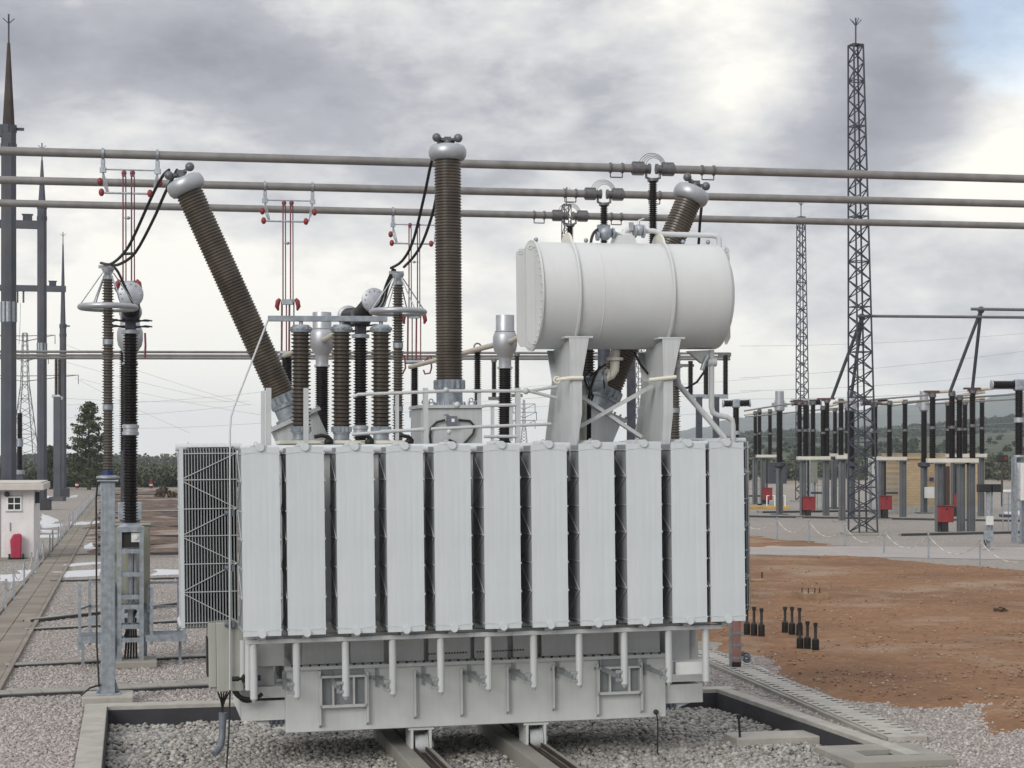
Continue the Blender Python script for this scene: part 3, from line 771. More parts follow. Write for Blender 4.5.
# lower end brackets, left and right
zq = lambda px, py: L(px, py, TV + .2).z
for sgn, ue in ((-1, U0), (1, U1)):
    eb = MB(); x1 = ue + sgn * 0.62
    for z0, z1 in ((TB + .18, TB + .46), (TB + .50, TB + .66)):
        eb.box2((min(ue, x1), TV + .12, z0), (max(ue, x1), 3.4, z1))
    eb.prism([(ue, TV + .2, TB + .02), (ue + sgn * .55, TV + .2, TB + .2), (ue, TV + .2, TB + .2)], (0, 2.6, 0))
    eb.box2((min(ue + sgn * .14, x1), TV + .32, TB + .66), (max(ue + sgn * .14, x1), 3.2, W0 + .02)); eb.build('end_bracket', M_TANK, tank)
for ue, s in ((U0, -1), (U1, 1)):
    vl = MB()
    vl.cyl((ue, TV + .25, TB + .16), (ue + s * .22, TV + .25, TB + .16), .075, 14)
    for k in range(3): vl.cyl((ue + s * (.04 + .07 * k), TV + .25, TB + .16), (ue + s * (.065 + .07 * k), TV + .25, TB + .16), .105, 14)
    vl.build('drain_valve', M_CONDUIT, tank)

# support beam under the radiators and its posts
A = L(244, 641.5, 0.30); B = L(712, 628.5, 0.30); zb = W0 - 0.06
bm = MB()
for vv in (0.16, 0.72): bm.box2((A.x + .02, vv, zb - .062), (B.x + .12, vv + .10, zb)); 
for px in RX:
    q = L(px, 540, 0).x; bm.box2((q + .2, .12, zb - .002), (q + .32, .85, zb + .058))
beam = bm.build('radiator_beam', M_PAINT, tr, 0.006)
for px, yb in [(254, 700), (297, 698), (346, 697), (393, 695), (441, 693), (488.5, 690), (534, 688), (579.5, 686), (624.5, 685), (669, 683), (706, 682)]:
    q = L(px, yb, 0.22)
    sm = MB(); sm.cyl((q.x, .22, q.z + .015), (q.x, .22, zb - .063), .052, 16); sm.lathe([(.02, 0), (.03, .02), (.052, .05)], 12, (q.x, .22, q.z - .035)); sm.build('support_post', M_PAINT, beam)
    if 265 < px < 690:
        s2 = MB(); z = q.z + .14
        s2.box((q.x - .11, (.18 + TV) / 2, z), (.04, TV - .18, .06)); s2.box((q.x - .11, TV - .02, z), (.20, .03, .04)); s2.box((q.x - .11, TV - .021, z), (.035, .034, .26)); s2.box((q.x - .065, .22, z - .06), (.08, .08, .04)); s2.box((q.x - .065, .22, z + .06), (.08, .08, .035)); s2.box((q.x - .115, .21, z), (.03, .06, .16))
        s2.build('post_bracket', M_FIN_SHADE, beam)  # darker grey paints the shade under the radiators onto the brackets
# extra pipes at the two ends of the beam
for px, v_, y0, y1 in [(243.5, .9, 640, 680), (237, 1.25, 636, 672), (249, .6, 640, 690), (693, 1.0, 628, 668)]:
    q = L(px, y1, v_); t_ = L(px, y0, v_); s2 = MB(); s2.cyl(q, t_, .055, 14); s2.build('support_post', M_PAINT, beam)
lb = MB(); q = L(690, 672, .4); lb.box2((q.x - .25, .3, q.z - .02), (q.x + .25, .6, q.z + .16)); lb.build('post_bracket', M_TANK, beam)

# longitudinal header on top, between the radiators
hd = MB(); zz = W1 - 0.045
hd.cyl((.06, .58, zz), (UE - .05, .58, zz), .075, 18)
for px in RX[::2]:
    q = L(px, 540, 0).x + PW / 2; hd.cyl((q, .8, zz), (q, 1.6, zz), .06, 12)
hd.build('header_manifold', M_PANEL, tr)

# wheels
for px, py in [(420.5, 757), (535, 751)]:
    q = L(px, py, TV + .14); wz = q.z
    bg = MB(); x = q.x; v0 = TV + .05
    for s in (-1, 1):
        bg.prism([(x + s * .135 - .02, v0, wz + .10), (x + s * .135 - .02, v0 + .10, wz + .01), (x + s * .135 - .02, v0 + .45, wz + .01), (x + s * .135 - .02, v0 + .55, TB - .003), (x + s * .135 - .02, v0 - .02, TB - .003)], (.04, 0, 0))
    bg.box2((x - .19, v0 - .02, TB - .045), (x + .19, v0 + .6, TB - .004))
    bg.box2((x - .114, v0 + .36, wz + .05), (x + .114, v0 + .5, TB - .046))
    bo = bg.build('wheel_bogie', M_TANK, tr, 0.006)
    wh = MB(); wh.cyl((x - .085, v0 + .16, wz + .165), (x + .085, v0 + .16, wz + .165), .16, 24); wh.cyl((x + .085, v0 + .16, wz + .165), (x + .105, v0 + .16, wz + .165), .185, 24); wh.cyl((x - .16, v0 + .16, wz + .165), (x + .16, v0 + .16, wz + .165), .035, 12)
    wh.cyl((x + .16, v0 + .16, wz + .165), (x + .20, v0 + .16, wz + .165), .06, 12); wh.build('wheel', M_PAINT, bo)

# control cabinet on the left end
A = L(217, 692, 0.95); B = L(243, 622, 0.95)
cb = MB(); cb.box2((A.x, .95, A.z), (B.x, 1.75, B.z)); cab = cb.build('control_cabinet', M_CABO, tr, 0.012)
A2 = L(210, 690, .95)
cb = MB(); cb.box2((A2.x - .01, .985, A.z + .06), (A.x - .002, 1.72, B.z - .01)); cb.build('cabinet_door', M_CABO, cab, 0.008)
cb = MB(); cb.box2((A2.x - .03, 1.1, A.z + .2), (A2.x - .012, 1.5, A.z + .75)); cb.build('vent', M_BLACK, cab)
ins = MB(); q = L(232, 679, .75); ins.lathe([(.035, 0), (.035, .10), (.02, .10), (.02, .13)] + [(r, .13 + .03 * i) for i in range(6) for r in ((.07,) if i % 2 else (.03,))] + [(.02, .31), (.04, .31), (.04, .40)], 14, (q.x, .75, q.z), (1, 0, 0))
ins.build('stand_off_insulator', M_BLACK, cab)
cd = MB()
A3 = L(222, 692, 1.1); G = TI @ gnd(219, 742, -0.16)
for k in range(5):
    cd.tube(bez((A3.x - .06 + .05 * k, 1.2 + .03 * k, A3.z), (A3.x + .01, 1.25, A3.z - .15), (A3.x + .01, 1.25, A3.z - .32), 8), .012, 6)
cd.tube(bez(L(234, 690, 1.0), L(240, 703, 1.0), L(258, 698, 1.1), 10), .035, 8)
cd.tube(bez(L(236, 690, 1.02), L(243, 710, 1.02), L(262, 694, 1.15), 10), .03, 8)
cd.build('cables', M_BLACK, cab)
cd = MB(); t_ = L(223, 714, 1.25)
cd.tube([t_ + Vector((0, 0, .02)), L(222.5, 727, 1.25), L(222, 738, 1.22), L(220, 747, 1.15), L(214, 754, 1.05)], [.062, .05, .05, .05, .05], 14)
cd.build('cable_duct', M_CONDUIT, cab)

# --- bushings
def bushing(px0, py0, px1, py1, v, nm, rb_, shed, ring, m, pitch, flange=.36, term=True):
    a = L(px0, py0, v); b = L(px1, py1, v); d = (b - a); Ln = d.length; d.normalize()
    s = MB(); insul(s, a + d * flange, d, Ln - flange - (.22 if ring else .12), rb_, shed, pitch, 26)
    o = s.build(nm, m, tr)
    f_ = MB()
    rr = rb_ * 1.05
    f_.lathe([(rr * 1.25, -.08), (rr * 1.25, 0), (rr, .01), (rr, flange * .45), (rr * 1.12, flange * .47), (rr * 1.12, flange * .6), (rr * 1.0, flange * .62), (rr * 1.1, flange)], 26, a, d)
    x, y, _ = frame(d)
    for k in range(14):
        q = a + (x * math.cos(k * 2 * math.pi / 14) + y * math.sin(k * 2 * math.pi / 14)) * rr * 1.08
        f_.bar(q + d * flange * .60, q + d * flange * .98, .035, .05, x)
    f_.build('mounting_flange', M_GALV, o)
    if ring:
        rg = MB(); R0 = ring; h = .245
        rg.lathe([(R0 - .10, Ln - h), (R0 - .04, Ln - h + .012), (R0 - .005, Ln - h + .07), (R0, Ln - h * .5), (R0 - .006, Ln - .075), (R0 - .03, Ln - .025), (R0 - .075, Ln - .003), (R0 - .13, Ln), (.02, Ln + .004)], 36, a, d)
        rg.build('corona_ring', M_RING, o, sharp=80)
        tm = MB(); c = a + d * (Ln + .012); x = Vector((d.z, 0, -d.x)); y = Vector((0, 1, 0))
        tm.cyl(c, c + d * .06, .06, 12)
        for k in (-1, 1):
            tm.ball(c + d * .10 + x * (.17 * k), .07); tm.bar(c + d * .06, c + d * .09 + x * (.15 * k), .04); tm.ball(c + d * .07 + x * .07 * k + y * .08, .04)
        tm.box(c + d * .08, (.10, .10, .06))
        tm.build('terminal', M_ALUD, o)
    else:
        rg = MB(); rg.lathe([(rb_ * .9, Ln - .12), (shed * .98, Ln - .11), (shed * 1.06, Ln - .08), (shed * 1.06, Ln - .035), (shed * .9, Ln - .02), (shed * .8, Ln), (.03, Ln), (.03, Ln + .10)], 26, a, d)
        for k in range(14):
            x, y, _ = frame(d)
            q = a + d * (Ln - .06) + (x * math.cos(k * .449) + y * math.sin(k * .449)) * shed * 1.02
            rg.ball(q, .02, 6)
        rg.build('terminal_cap', M_GALV, o)
    return a, b, d, o
HV = 2.75
hv1 = bushing(291, 416, 182.5, 178, HV, 'high_voltage_bushing', .193, .210, .29, M_BROWN, .046)
hv2 = bushing(449.5, 403, 447.5, 145, HV, 'high_voltage_bushing', .194, .211, .295, M_BROWN, .046)
hv3 = bushing(600, 409, 694, 188, HV, 'high_voltage_bushing', .193, .210, .29, M_BROWN, .046)
LV = 1.75
lv = [bushing(px, 440, px, 325, LV, 'low_voltage_bushing', .112, .148, 0, M_BROWN, .056, .2) for px in (301, 341.5, 381)]

# --- turrets
def slant_turret(px0, py0, px1, py1, hv, wide, deep):
    a = L(px0, py0, HV); d = hv[2]; s = Vector((d.z, 0, -d.x))
    a = hv[0]
    base = ZT - .05
    k = MB()
    top0 = a - s * wide / 2 - d * .09; top1 = a + s * wide / 2 - d * .09
    q0 = top0 - d * ((top0.z - base) / d.z) ; q1 = top1 - d * ((top1.z - base) / d.z)
    k.prism([(p.x, HV - deep / 2, p.z) for p in (q0, q1, top1, top0)], (0, deep, 0))
    o = k.build('bushing_turret', M_PAINT, tr, 0.015)
    fl_ = MB(); c = (top0 + top1) / 2
    Mx = Matrix((s, Vector((0, 1, 0)), d)).transposed()
    fl_.box(c + d * .028, (wide + .12, deep + .12, .055), 0, Mx)
    fl_.build('turret_flange', M_PAINT, o)
    bt = MB()
    for t in np.linspace(-.5, .5, 8):
        bt.lathe([(.018, 0), (.018, .035)], 6, c + d * .056 + s * (wide + .06) * t + Vector((0, -deep / 2 - .03, 0)), d)
    bt.build('turret_bolts', M_GALV, o)
slant_turret(0, 0, 0, 0, hv1, .70, .8)
slant_turret(0, 0, 0, 0, hv3, .62, .8)
A = L(421, 446, HV - .45); B = L(482, 408, HV - .45)
k = MB(); k.box2((A.x, HV - .45, ZT - .06), (B.x, HV + .45, B.z)); ct = k.build('bushing_turret', M_PAINT, tr, 0.012)
k = MB(); k.box2((A.x - .04, HV - .49, B.z + .001), (B.x + .04, HV + .49, B.z + .05)); k.build('turret_flange', M_PAINT, ct)
k = MB(); q = L(452, 421, HV - .52); k.box((q.x, HV - .50, q.z), (.15, .10, .15)); k.tube(bez(q, q + Vector((-.05, 0, .12)), q + Vector((-.12, 0, .09))), .012, 6)
jb = k.build('junction_box', M_CONDUIT, ct)
k = MB(); k.box((q.x + .01, HV - .553, q.z + .01), (.045, .006, .05)); k.build('label', M_WHITE, jb)
k = MB()
k.tube([L(445, 420, HV - .49), L(437, 422, HV - .49), L(431, 428, HV - .49), L(430, 436, HV - .49), L(431, 446, HV - .47)], .018, 8)
k.tube([L(459, 420, HV - .49), L(470, 421, HV - .49), L(475, 427, HV - .49), L(473, 434, HV - .49), L(462, 446, HV - .49)], .018, 8)
k.tube([L(443, 444, HV - .49), L(450, 440, HV - .49), L(456, 443, HV - .49)], .018, 8)
k.build('cables', M_BLACK, ct)
k = MB()
for px in np.linspace(424, 479, 12):
    q = L(px, 407, HV - .47); k.lathe([(.018, 0), (.018, .05)], 6, (q.x, HV - .46, B.z + .05))
for px, py in ((424, 402), (431, 401), (471, 400), (477, 403)):
    q = L(px, py, HV - .3); k.torus((q.x, HV - .3, q.z), .03, .01, (0, 1, 0), 12, 6)
k.build('turret_bolts', M_GALV, ct)
# LV pockets with small flanges, pipework and cables on the cover
for a_, b_2, d_, o_ in lv:
    k = MB(); k.box2((a_.x - .31, LV - .3, ZT + .001), (a_.x + .29, LV + .3, a_.z - .06)); k.box2((a_.x - .35, LV - .34, a_.z - .058), (a_.x + .33, LV + .34, a_.z - .01)); o2 = k.build('bushing_pocket', M_CREAM, tr, 0.008)
    k = MB(); q = Vector((a_.x + .16, LV - .36, a_.z + .04))
    k.tube([q, q + Vector((.1, 0, .02)), q + Vector((.2, 0, 0)), q + Vector((.25, 0, -.05)), q + Vector((.24, 0, -.14))], .03, 8); k.ball(q + Vector((.2, 0, -.08)), .06, 10); k.build('cables', M_BLACK, o2)
# flat bar joining the three small bushings and its slanting lead
A = L(268, 318.5, LV); B = L(387, 318.5, LV)
k = MB(); k.box2((A.x, LV - .05, A.z - .04), (B.x, LV + .05, A.z + .04)); o = k.build('delta_bar', M_GALV, tr, 0.004)
k = MB(); pts = [L(268, 320, LV), L(232, 411, LV - .4), L(230.5, 425, LV - .5), L(230.5, 448, -.03)]
k.tube([L(268, 320, LV), L(234, 407, 1.0), L(231, 417, .9), L(230, 430, .88), L(230, 636, .88), L(230, 690, .88)], .014, 8)
k.build('earthing_lead', M_PAINT, o)
for y_ in (513, 568, 624): k = MB(); q = L(231, y_, .92); k.box(q, (.10, .06, .09)); k.cyl(q, q + Vector((-.09, 0, 0)), .035, 10); k.build('cable_clamp', M_CONDUIT, o)
k = MB(); k.tube([L(230, 690, .88), L(229, 730, .86), L(226.5, 768, .8)], .014, 6); k.build('earthing_lead', M_BLACK, o)

# guard rail on the cover
k = MB()
def rl(v, *pts, r=.024): k.tube([L(x, y, v) for x, y in pts], r, 8)
def pb_(v, x, y0, y1, w_=.06): k.bar(L(x, y0, v), L(x, y1, v), w_, w_, (1, 0, 0))
for x, y0, y1, w_ in [(263, 391, 446, .055), (268.5, 388, 446, .075), (306, 388, 446, .07), (397, 393, 440, .05), (425.5, 388, 446, .07), (517.8, 388, 446, .07), (479, 393, 406, .05), (492.5, 406, 441, .045), (511, 406, 441, .045)]:
    pb_(.95, x, y0, y1, w_)
rl(.93, (353, 397), (358, 394.5), (397, 393), (450, 391), (517, 391), (529, 391), (557, 386.5))
rl(.93, (529, 391), (557, 398))
rl(.93, (352, 434.5), (424, 429)); rl(.93, (380, 431.5), (425, 429.5)); rl(.93, (431, 429), (474, 427), (551, 424))
rl(.93, (485, 405.5), (516, 405)); rl(.93, (484, 436.5), (517, 436.5))
for x, y in ((446, 390), (526, 391), (457, 405), (449, 432)): k.ball(L(x, y, .92), .05 if x > 450 else .04, 12)
rails = k.build('guard_rail', M_PAINT, tr)

# --- conservator
CV = 1.15; CRD = 0.79
A = L(531, 298, CV); B = L(720.5, 299, CV); cz = (A.z + B.z) / 2 + .03
ax = Vector((1, 0, 0))
k = MB(); Ln = B.x - A.x
prof = [(.05, .01), (CRD - .03, .01), (CRD, .03)] + [(CRD, Ln * t) for t in (.1, .3, .5, .7, .9)] + [(CRD, Ln - .10), (CRD - .015, Ln - .07), (CRD * .8, Ln + .01), (CRD * .4, Ln + .06), (.02, Ln + .07)]
k.lathe(prof, 72, (A.x, CV, cz), ax)
cons = k.build('conservator', M_CONS, tr, sharp=50)
k = MB(); k.lathe([(CRD + .03, -.012), (CRD + .03, .018)], 72, (A.x, CV, cz), ax)
for i in range(40):
    t = 2 * math.pi * i / 40; k.lathe([(.014, 0), (.014, .02)], 6, (A.x - .012, CV + (CRD - .02) * math.cos(t), cz + (CRD - .02) * math.sin(t)), (-1, 0, 0))
k.build('end_cover', M_CONS, cons)
for xe, s in ((A.x - .013, -1), (B.x - .05, 1)):
    for dv in (-.34, .34):
        x0 = xe; x1 = xe + s * (.13 if s < 0 else .085); hh = .735
        p = MB()
        c_ = .05
        p.prism([(x0, CV + dv, cz - hh), (x1 - s * c_, CV + dv, cz - hh), (x1, CV + dv, cz - hh + c_ * 2), (x1, CV + dv, cz + hh - c_), (x1 - s * c_, CV + dv, cz + hh), (x0, CV + dv, cz + hh)], (0, .022, 0))
        p.torus((x1 - s * .06, CV + dv - .004, cz + hh - .06), .026, .008, (0, 1, 0), 14, 6)
        p.build('end_stiffener', M_CONS, cons)
k = MB(); q = L(604, 300, CV - CRD).x; k.lathe([(CRD - .002, 0), (CRD + .005, .006), (CRD + .005, .018), (CRD - .002, .024)], 72, (q, CV, cz), ax, cap=False); k.build('weld_seam', M_CONS, cons)
for px in (580, 674):
    q = L(px, 300, CV - CRD).x
    k = MB(); k.lathe([(CRD - .004, 0), (CRD + .05, 0), (CRD + .05, .03), (CRD - .004, .03)], 72, (q - .015, CV, cz), ax, cap=False)
    k.build('strap', M_CONS, cons)
    k = MB(); pts = [(q + .01, CV + .36 * math.cos(t), cz + CRD - .12 + .27 * math.sin(t)) for t in np.linspace(0, math.pi, 20)]
    k.prism([(p_[0] - .02, p_[1], p_[2]) for p_ in pts], (.03, 0, 0)); k.build('lifting_plate', M_CREAM, cons)
# legs: tapering plate webs with a front flange that kinks inwards
def leg(pxT0, pxT1, pxW0, pxW1, pxB0, pxB1, yT, yW, yK, yB, webT, webW, webB, yBk):
    vf = CV - .70
    f0, f1 = L(pxT0, yT, vf), L(pxT1, yT, vf); w0, w1 = L(pxW0, yW, vf), L(pxW1, yW, vf); k0, k1 = L(pxW0, yK, vf), L(pxW1, yK, vf)
    vb = vf + .04
    b0, b1 = L(pxB0, yB, vb), L(pxB1, yB, vb)
    m_ = MB(); th = .02
    def plate(p, q, r_, s): m_.add([p, q, r_, s, *[x + Vector((0, th, 0)) for x in (p, q, r_, s)]], [(0, 1, 2, 3), (7, 6, 5, 4), (0, 4, 5, 1), (1, 5, 6, 2), (2, 6, 7, 3), (3, 7, 4, 0)])
    plate(w0, w1, f1, f0); plate(k0, k1, w1, w0); plate(b0, b1, k1, k0)
    o = m_.build('conservator_leg', M_PAINT, tr)
    # web
    xm = lambda p, q: (p.x + q.x) / 2
    x = min(f0.x, w0.x, k0.x) + .03
    wb = MB()
    def webv(px, py):                                  # depth v where the plane u=x is seen at this pixel
        lo_, hi_ = vf, vf + 3.0
        for _ in range(40):
            md = (lo_ + hi_) / 2
            if L(px, py, md).x > x: hi_ = md
            else: lo_ = md
        return lo_
    front = [(vf + .021, f0.z), (vf + .021, w0.z), (vf + .021, k0.z), (vb + .021, b0.z)]
    back = []
    for px, py in (webB, webW, webT):
        v_ = min(webv(px, py), vf + 1.5); back.append((v_, L(px, py, v_).z))
    poly = [(x - .015, v_, z) for v_, z in front + back]
    wb.prism(poly, (.03, 0, 0)); wb.build('web_plate', M_PAINT, o)
    bf = MB()
    bp = [Vector((x, v_, z)) for v_, z in back]
    for i in range(2): bf.bar(bp[i], bp[i + 1], .2, .02, (1, 0, 0))
    bf.build('back_flange', M_PAINT, o)
    pd = MB(); pd.box2((f0.x - .06, vf - .005, f0.z + .002), (f1.x + .06, vf + .5, f0.z + .03)); pd.build('saddle_plate', M_PAINT, o)
    return o
leg(569, 589, 572.5, 582, 567.5, 571.5, 338, 378, 414, 481, (553.5, 351), (558.5, 381), (549, 462), 0)
leg(662.5, 681, 663.5, 673, 660.5, 666, 339, 378, 414, 481, (644, 353), (649, 382), (638, 462), 0)
# cross brace between the legs
k = MB(); vb = CV - .2
k.bar(L(580, 396, vb), L(641, 437, vb), .11, .05, (0, 1, 0)); k.bar(L(579, 427, vb - .07), L(652, 386, vb - .07), .09, .05, (0, 1, 0))
k.build('cross_brace', M_PAINT, cons)
# clamps round the legs
k = MB(); k.tube([L(556, 380, CV - .72), L(571, 378, CV - .72), L(583, 378, CV - .72)], .03, 8); k.torus(L(557, 380, CV - .73), .045, .014, (0, 1, 0), 16, 6); k.build('pipe_clamp', M_CREAM, cons); k = MB()
k.tube([L(649, 380, CV - .72), L(676, 377, CV - .72)], .03, 8); k.build('pipe_clamp', M_CREAM, cons)
# pipe with gas relay below
k = MB(); v_ = CV + .1
k.tube([L(615, 350, v_), L(615, 362, v_), L(614.5, 370, v_), L(611, 375, v_), L(605, 378, v_), L(598, 380, v_), L(590, 384, v_), L(585, 388, v_), L(584, 400, v_), L(584, 446, v_ + .3)], .07, 14)
for x, y, dx, dy in ((615, 359, 0, 1), (600, 379, 1, -.3), (606, 377, 1, -.3)): 
    c = L(x, y, v_); d = Vector((dx, 0, dy)); k.cyl(c - d * .02, c + d * .02, .125, 16)
pp = k.build('oil_pipe', M_CREAM, cons)
k = MB(); c = L(594, 383, v_); k.cyl(c + Vector((.10, 0, .03)), c - Vector((.10, 0, .03)), .13, 16); k.box(c + Vector((0, -.1, .1)), (.16, .1, .14)); k.cyl(c + Vector((.16, 0, .05)), c + Vector((.12, 0, .04)), .15, 16); k.cyl(c - Vector((.16, 0, .05)), c - Vector((.12, 0, .04)), .15, 16)
k.build('gas_relay', M_GALV, pp)
k = MB()
k.tube([L(596, 374, v_ - .2), L(588, 372, v_ - .2), L(584, 378, v_ - .2), L(587, 386, v_ - .2), L(593, 396, v_ - .2), L(590, 404, v_ - .2), L(590, 446, v_)], .02, 6)
k.tube([L(600, 366, v_ - .2), L(594, 378, v_ - .2), L(591, 388, v_ - .2), L(588, 400, v_ - .2), L(588, 446, v_)], .02, 6)
k.tube([L(606, 364, v_ - .25), L(598, 370, v_ - .2), L(590, 376, v_ - .2)], .018, 6)
k.tube([L(634, 352, v_), L(640, 364, v_), L(648, 374, v_)], .018, 6)
k.tube([L(706, 362, v_), L(704, 372, v_), L(697, 382, v_), L(687, 388, v_), L(676, 388, v_)], .018, 6)
k.build('cables', M_BLACK, pp)
# drain pipes right
k = MB(); v_ = CV - .1
k.tube([L(677.5, 360, v_), L(677.5, 378, v_), L(679, 385, v_), L(684, 391, v_), L(724, 437, v_ - .2), L(728, 446, v_ - .2)], .042, 10)
k.tube([L(711.5, 350, v_), L(711.5, 407, v_), L(713, 413, v_), L(718, 415.5, v_), L(727, 417, v_), L(732, 420, v_), L(733, 426, v_), L(733, 446, v_)], .042, 10)
c = L(711.5, 362, v_); k.cyl(c - Vector((.07, 0, 0)), c + Vector((.07, 0, 0)), .07, 12)
c = L(677.5, 366, v_); k.cyl(c - Vector((0, 0, .03)), c + Vector((0, 0, .03)), .075, 12); k.ball(c, .06)
k.prism([L(688, 351, v_), L(712, 350, v_), L(709, 364, v_), L(702, 363, v_)], (0, .12, 0))
k.build('drain_pipe', M_PAINT, cons)
k = MB(); k.tube([L(708, 356, v_ - .06), L(704, 364, v_ - .06), L(702, 370, v_ - .06)], .035, 10); k.build('breather_valve', M_GALV, cons)
# fittings on top
k = MB(); v_ = CV; zt = cz + CRD
c = L(623, 243, v_); c.z = zt
k.prism([(c.x - .17, v_ - .2, zt - .05), (c.x + .17, v_ - .2, zt - .05), (c.x + .12, v_ - .2, zt + .10), (c.x - .12, v_ - .2, zt + .10)], (0, .4, 0))
k.cyl((c.x - .13, v_, zt + .10), (c.x + .13, v_, zt + .10), .07, 12)
k.tube([(c.x, v_, zt), L(623.5, 236, v_), L(625, 231, v_), L(630, 229, v_), L(634, 229, v_)], .05, 10)
k.tube([L(645, 231, v_), L(654, 231, v_), L(660, 234, v_), L(712, 235.5, v_), L(717, 236.5, v_), L(719, 240, v_), L(719.5, 248, v_)], .04, 10)
tp = k.build('vent_pipe', M_CONS, cons)
k = MB(); q = L(639, 230, v_ - .05); k.ball(q, .09, 12); k.cyl(q + Vector((-.08, 0, -.02)), q + Vector((-.05, 0, -.02)), .10, 12); k.cyl(q + Vector((.05, 0, -.02)), q + Vector((.08, 0, -.02)), .10, 12); k.tube([q, q + Vector((0, 0, .14)), q + Vector((.08, 0, .17))], .018, 6); k.box(q + Vector((-.12, 0, .05)), (.06, .06, .12))
k.build('valve', M_GALVL, tp)
k = MB(); q = L(605, 233, v_ - .05); k.ball(q, .11, 12); k.box(q + Vector((-.02, 0, .06)), (.18, .1, .12)); k.cyl(q + Vector((.11, 0, 0)), q + Vector((.14, 0, 0)), .08, 12); k.tube([q + Vector((.14, 0, 0)), q + Vector((.25, 0, -.05)), q + Vector((.28, 0, -.18))], .035, 8); k.cyl(q + Vector((-.14, -.02, -.05)), q + Vector((-.1, -.02, -.05)), .07, 12)
k.build('valve', M_GALV, tp)
k = MB(); k.tube(bez(L(601, 229, v_ - .05), L(591, 229, v_ - .05), L(590.5, 248, v_ - .05)), .022, 8); k.build('cables', M_BLACK, tp)
k = MB()
for px in (536, 586, 683, 708): q = L(px, 242, v_); k.ball((q.x, v_, zt + .04), .035, 8)
k.build('vent_plug', M_GALV, tp)

# ------------------------------------------------------------------ busbars overhead
def hpt(px, py, z):                                    # point at height z seen at this pixel
    Y = (z - H) * F / (HZ - py); return Vector(((px - CX) * Y / F, Y, z))
BZ = 12.5
TUBES = [((0, 151), (1024, 179)), ((0, 180), (1024, 204)), ((0, 203), (1024, 226))]
JX = [653, 604, 570]
LABB = ['grey aluminium tube busbar, the highest in the picture, crossing in front of the other two', 'grey aluminium tube busbar, middle one of the three high tubes', 'grey aluminium tube busbar, lowest and thinnest of the three high tubes']
BUS = []
for (a_, b_2), jx, lab in zip(TUBES, JX, LABB):
    A = hpt(*a_, BZ); B = hpt(*b_2, BZ); d = (B - A).normalized(); d.z = 0
    yj = a_[1] + (b_2[1] - a_[1]) * jx / 1024
    J = hpt(jx, yj, BZ)
    # keep everything on the straight line A-B
    n_ = Vector((d.x, d.y, 0)).normalized(); J = A + n_ * (J - A).dot(n_)
    t = thing('tube_busbar', lab, 'busbar', J)
    BUS.append((A, B, n_, J))
    s0 = -(J - A).length - 12; s1 = (B - J).length + 14
    k = MB(); k.cyl(n_ * s0, n_ * -.30, .120, 22); k.cyl(n_ * .30, n_ * s1, .120, 22)
    k.build('tube', M_ALU, t)
    k = MB()
    for s in (-1, 1):
        k.cyl(n_ * (s * .26), n_ * (s * .62), .165, 18); k.cyl(n_ * (s * .12), n_ * (s * .26), .115, 14); k.cyl(n_ * (s * .08), n_ * (s * .14), .15, 14)
        k.box(n_ * (s * .44) + Vector((0, 0, .16)), (.32, .12, .06), math.atan2(n_.y, n_.x)); k.box(n_ * (s * .44) + Vector((0, 0, -.16)), (.32, .12, .06), math.atan2(n_.y, n_.x))
        k.tube([n_ * (s * .20) + Vector((0, 0, -.12)), n_ * (s * .20) + Vector((0, 0, -.25)), n_ * (s * .06) + Vector((0, 0, -.31))], .04, 8)
    k.cyl(Vector((0, 0, -.36)), Vector((0, 0, -.28)), .16, 16)
    k.build('coupling', M_ALUD, t)
    k = MB()
    for q in range(4):
        off = Vector((-n_.y, n_.x, 0)) * (.07 * (q - 1.5)); R0 = .24 + .055 * q
        k.tube([off + n_ * (R0 * math.cos(a)) + Vector((0, 0, .06 + R0 * 1.0 * math.sin(a))) for a in np.linspace(0, math.pi, 16)], .010, 6)
    k.build('flexible_link', M_ALUD, t)
    k = MB()
    for s, e0 in ((-1, .90), (-1, 1.25), (1, .90 + .55), (1, 1.25 + .55)):
        c = n_ * (s * e0); k.cyl(c - n_ * .03, c + n_ * .03, .15, 16); k.tube([c + Vector((0, 0, -.12)), c + Vector((0, 0, -.27))], .02, 6)
    for s, e0 in ((-1, .90), (1, 1.45)): k.tube([n_ * (s * e0) + Vector((0, 0, -.27)), n_ * (s * (e0 + .35)) + Vector((0, 0, -.27))], .02, 6)
    k.build('clamp_bracket', M_ALUD, t)
PLAB = ['dark post insulator on a steel column under the joint of the highest tube busbar', 'dark post insulator on a steel column under the joint of the middle tube busbar', 'dark post insulator on a steel column under the joint of the lowest high busbar']
for (A, B, n_, J), lab in zip(BUS, PLAB):
    t = thing('post_insulator', lab, 'insulator', (J.x, J.y, 0))
    topz = BZ - .36; mid = topz - 2.1
    k = MB(); insul(k, (0, 0, mid + .10), (0, 0, 1), topz - mid - .1, .085, .125, .055, 16); insul(k, (0, 0, topz - 4.2), (0, 0, 1), 2.1 - .1, .10, .145, .06, 16); k.build('insulator', M_BLACKP, t)
    k = MB(); k.cyl((0, 0, mid - .1), (0, 0, mid + .1), .14, 16); k.build('flange', M_ALUD, t); k = MB(); k.cyl((0, 0, topz - 4.45), (0, 0, topz - 4.2), .2, 16); k.build('flange', M_ALUD, t)
    k = MB(); k.cyl((0, 0, 0), (0, 0, topz - 4.45), .2, 20); k.box((0, 0, .02), (.7, .7, .04)); k.build('column', M_STEELD, t)

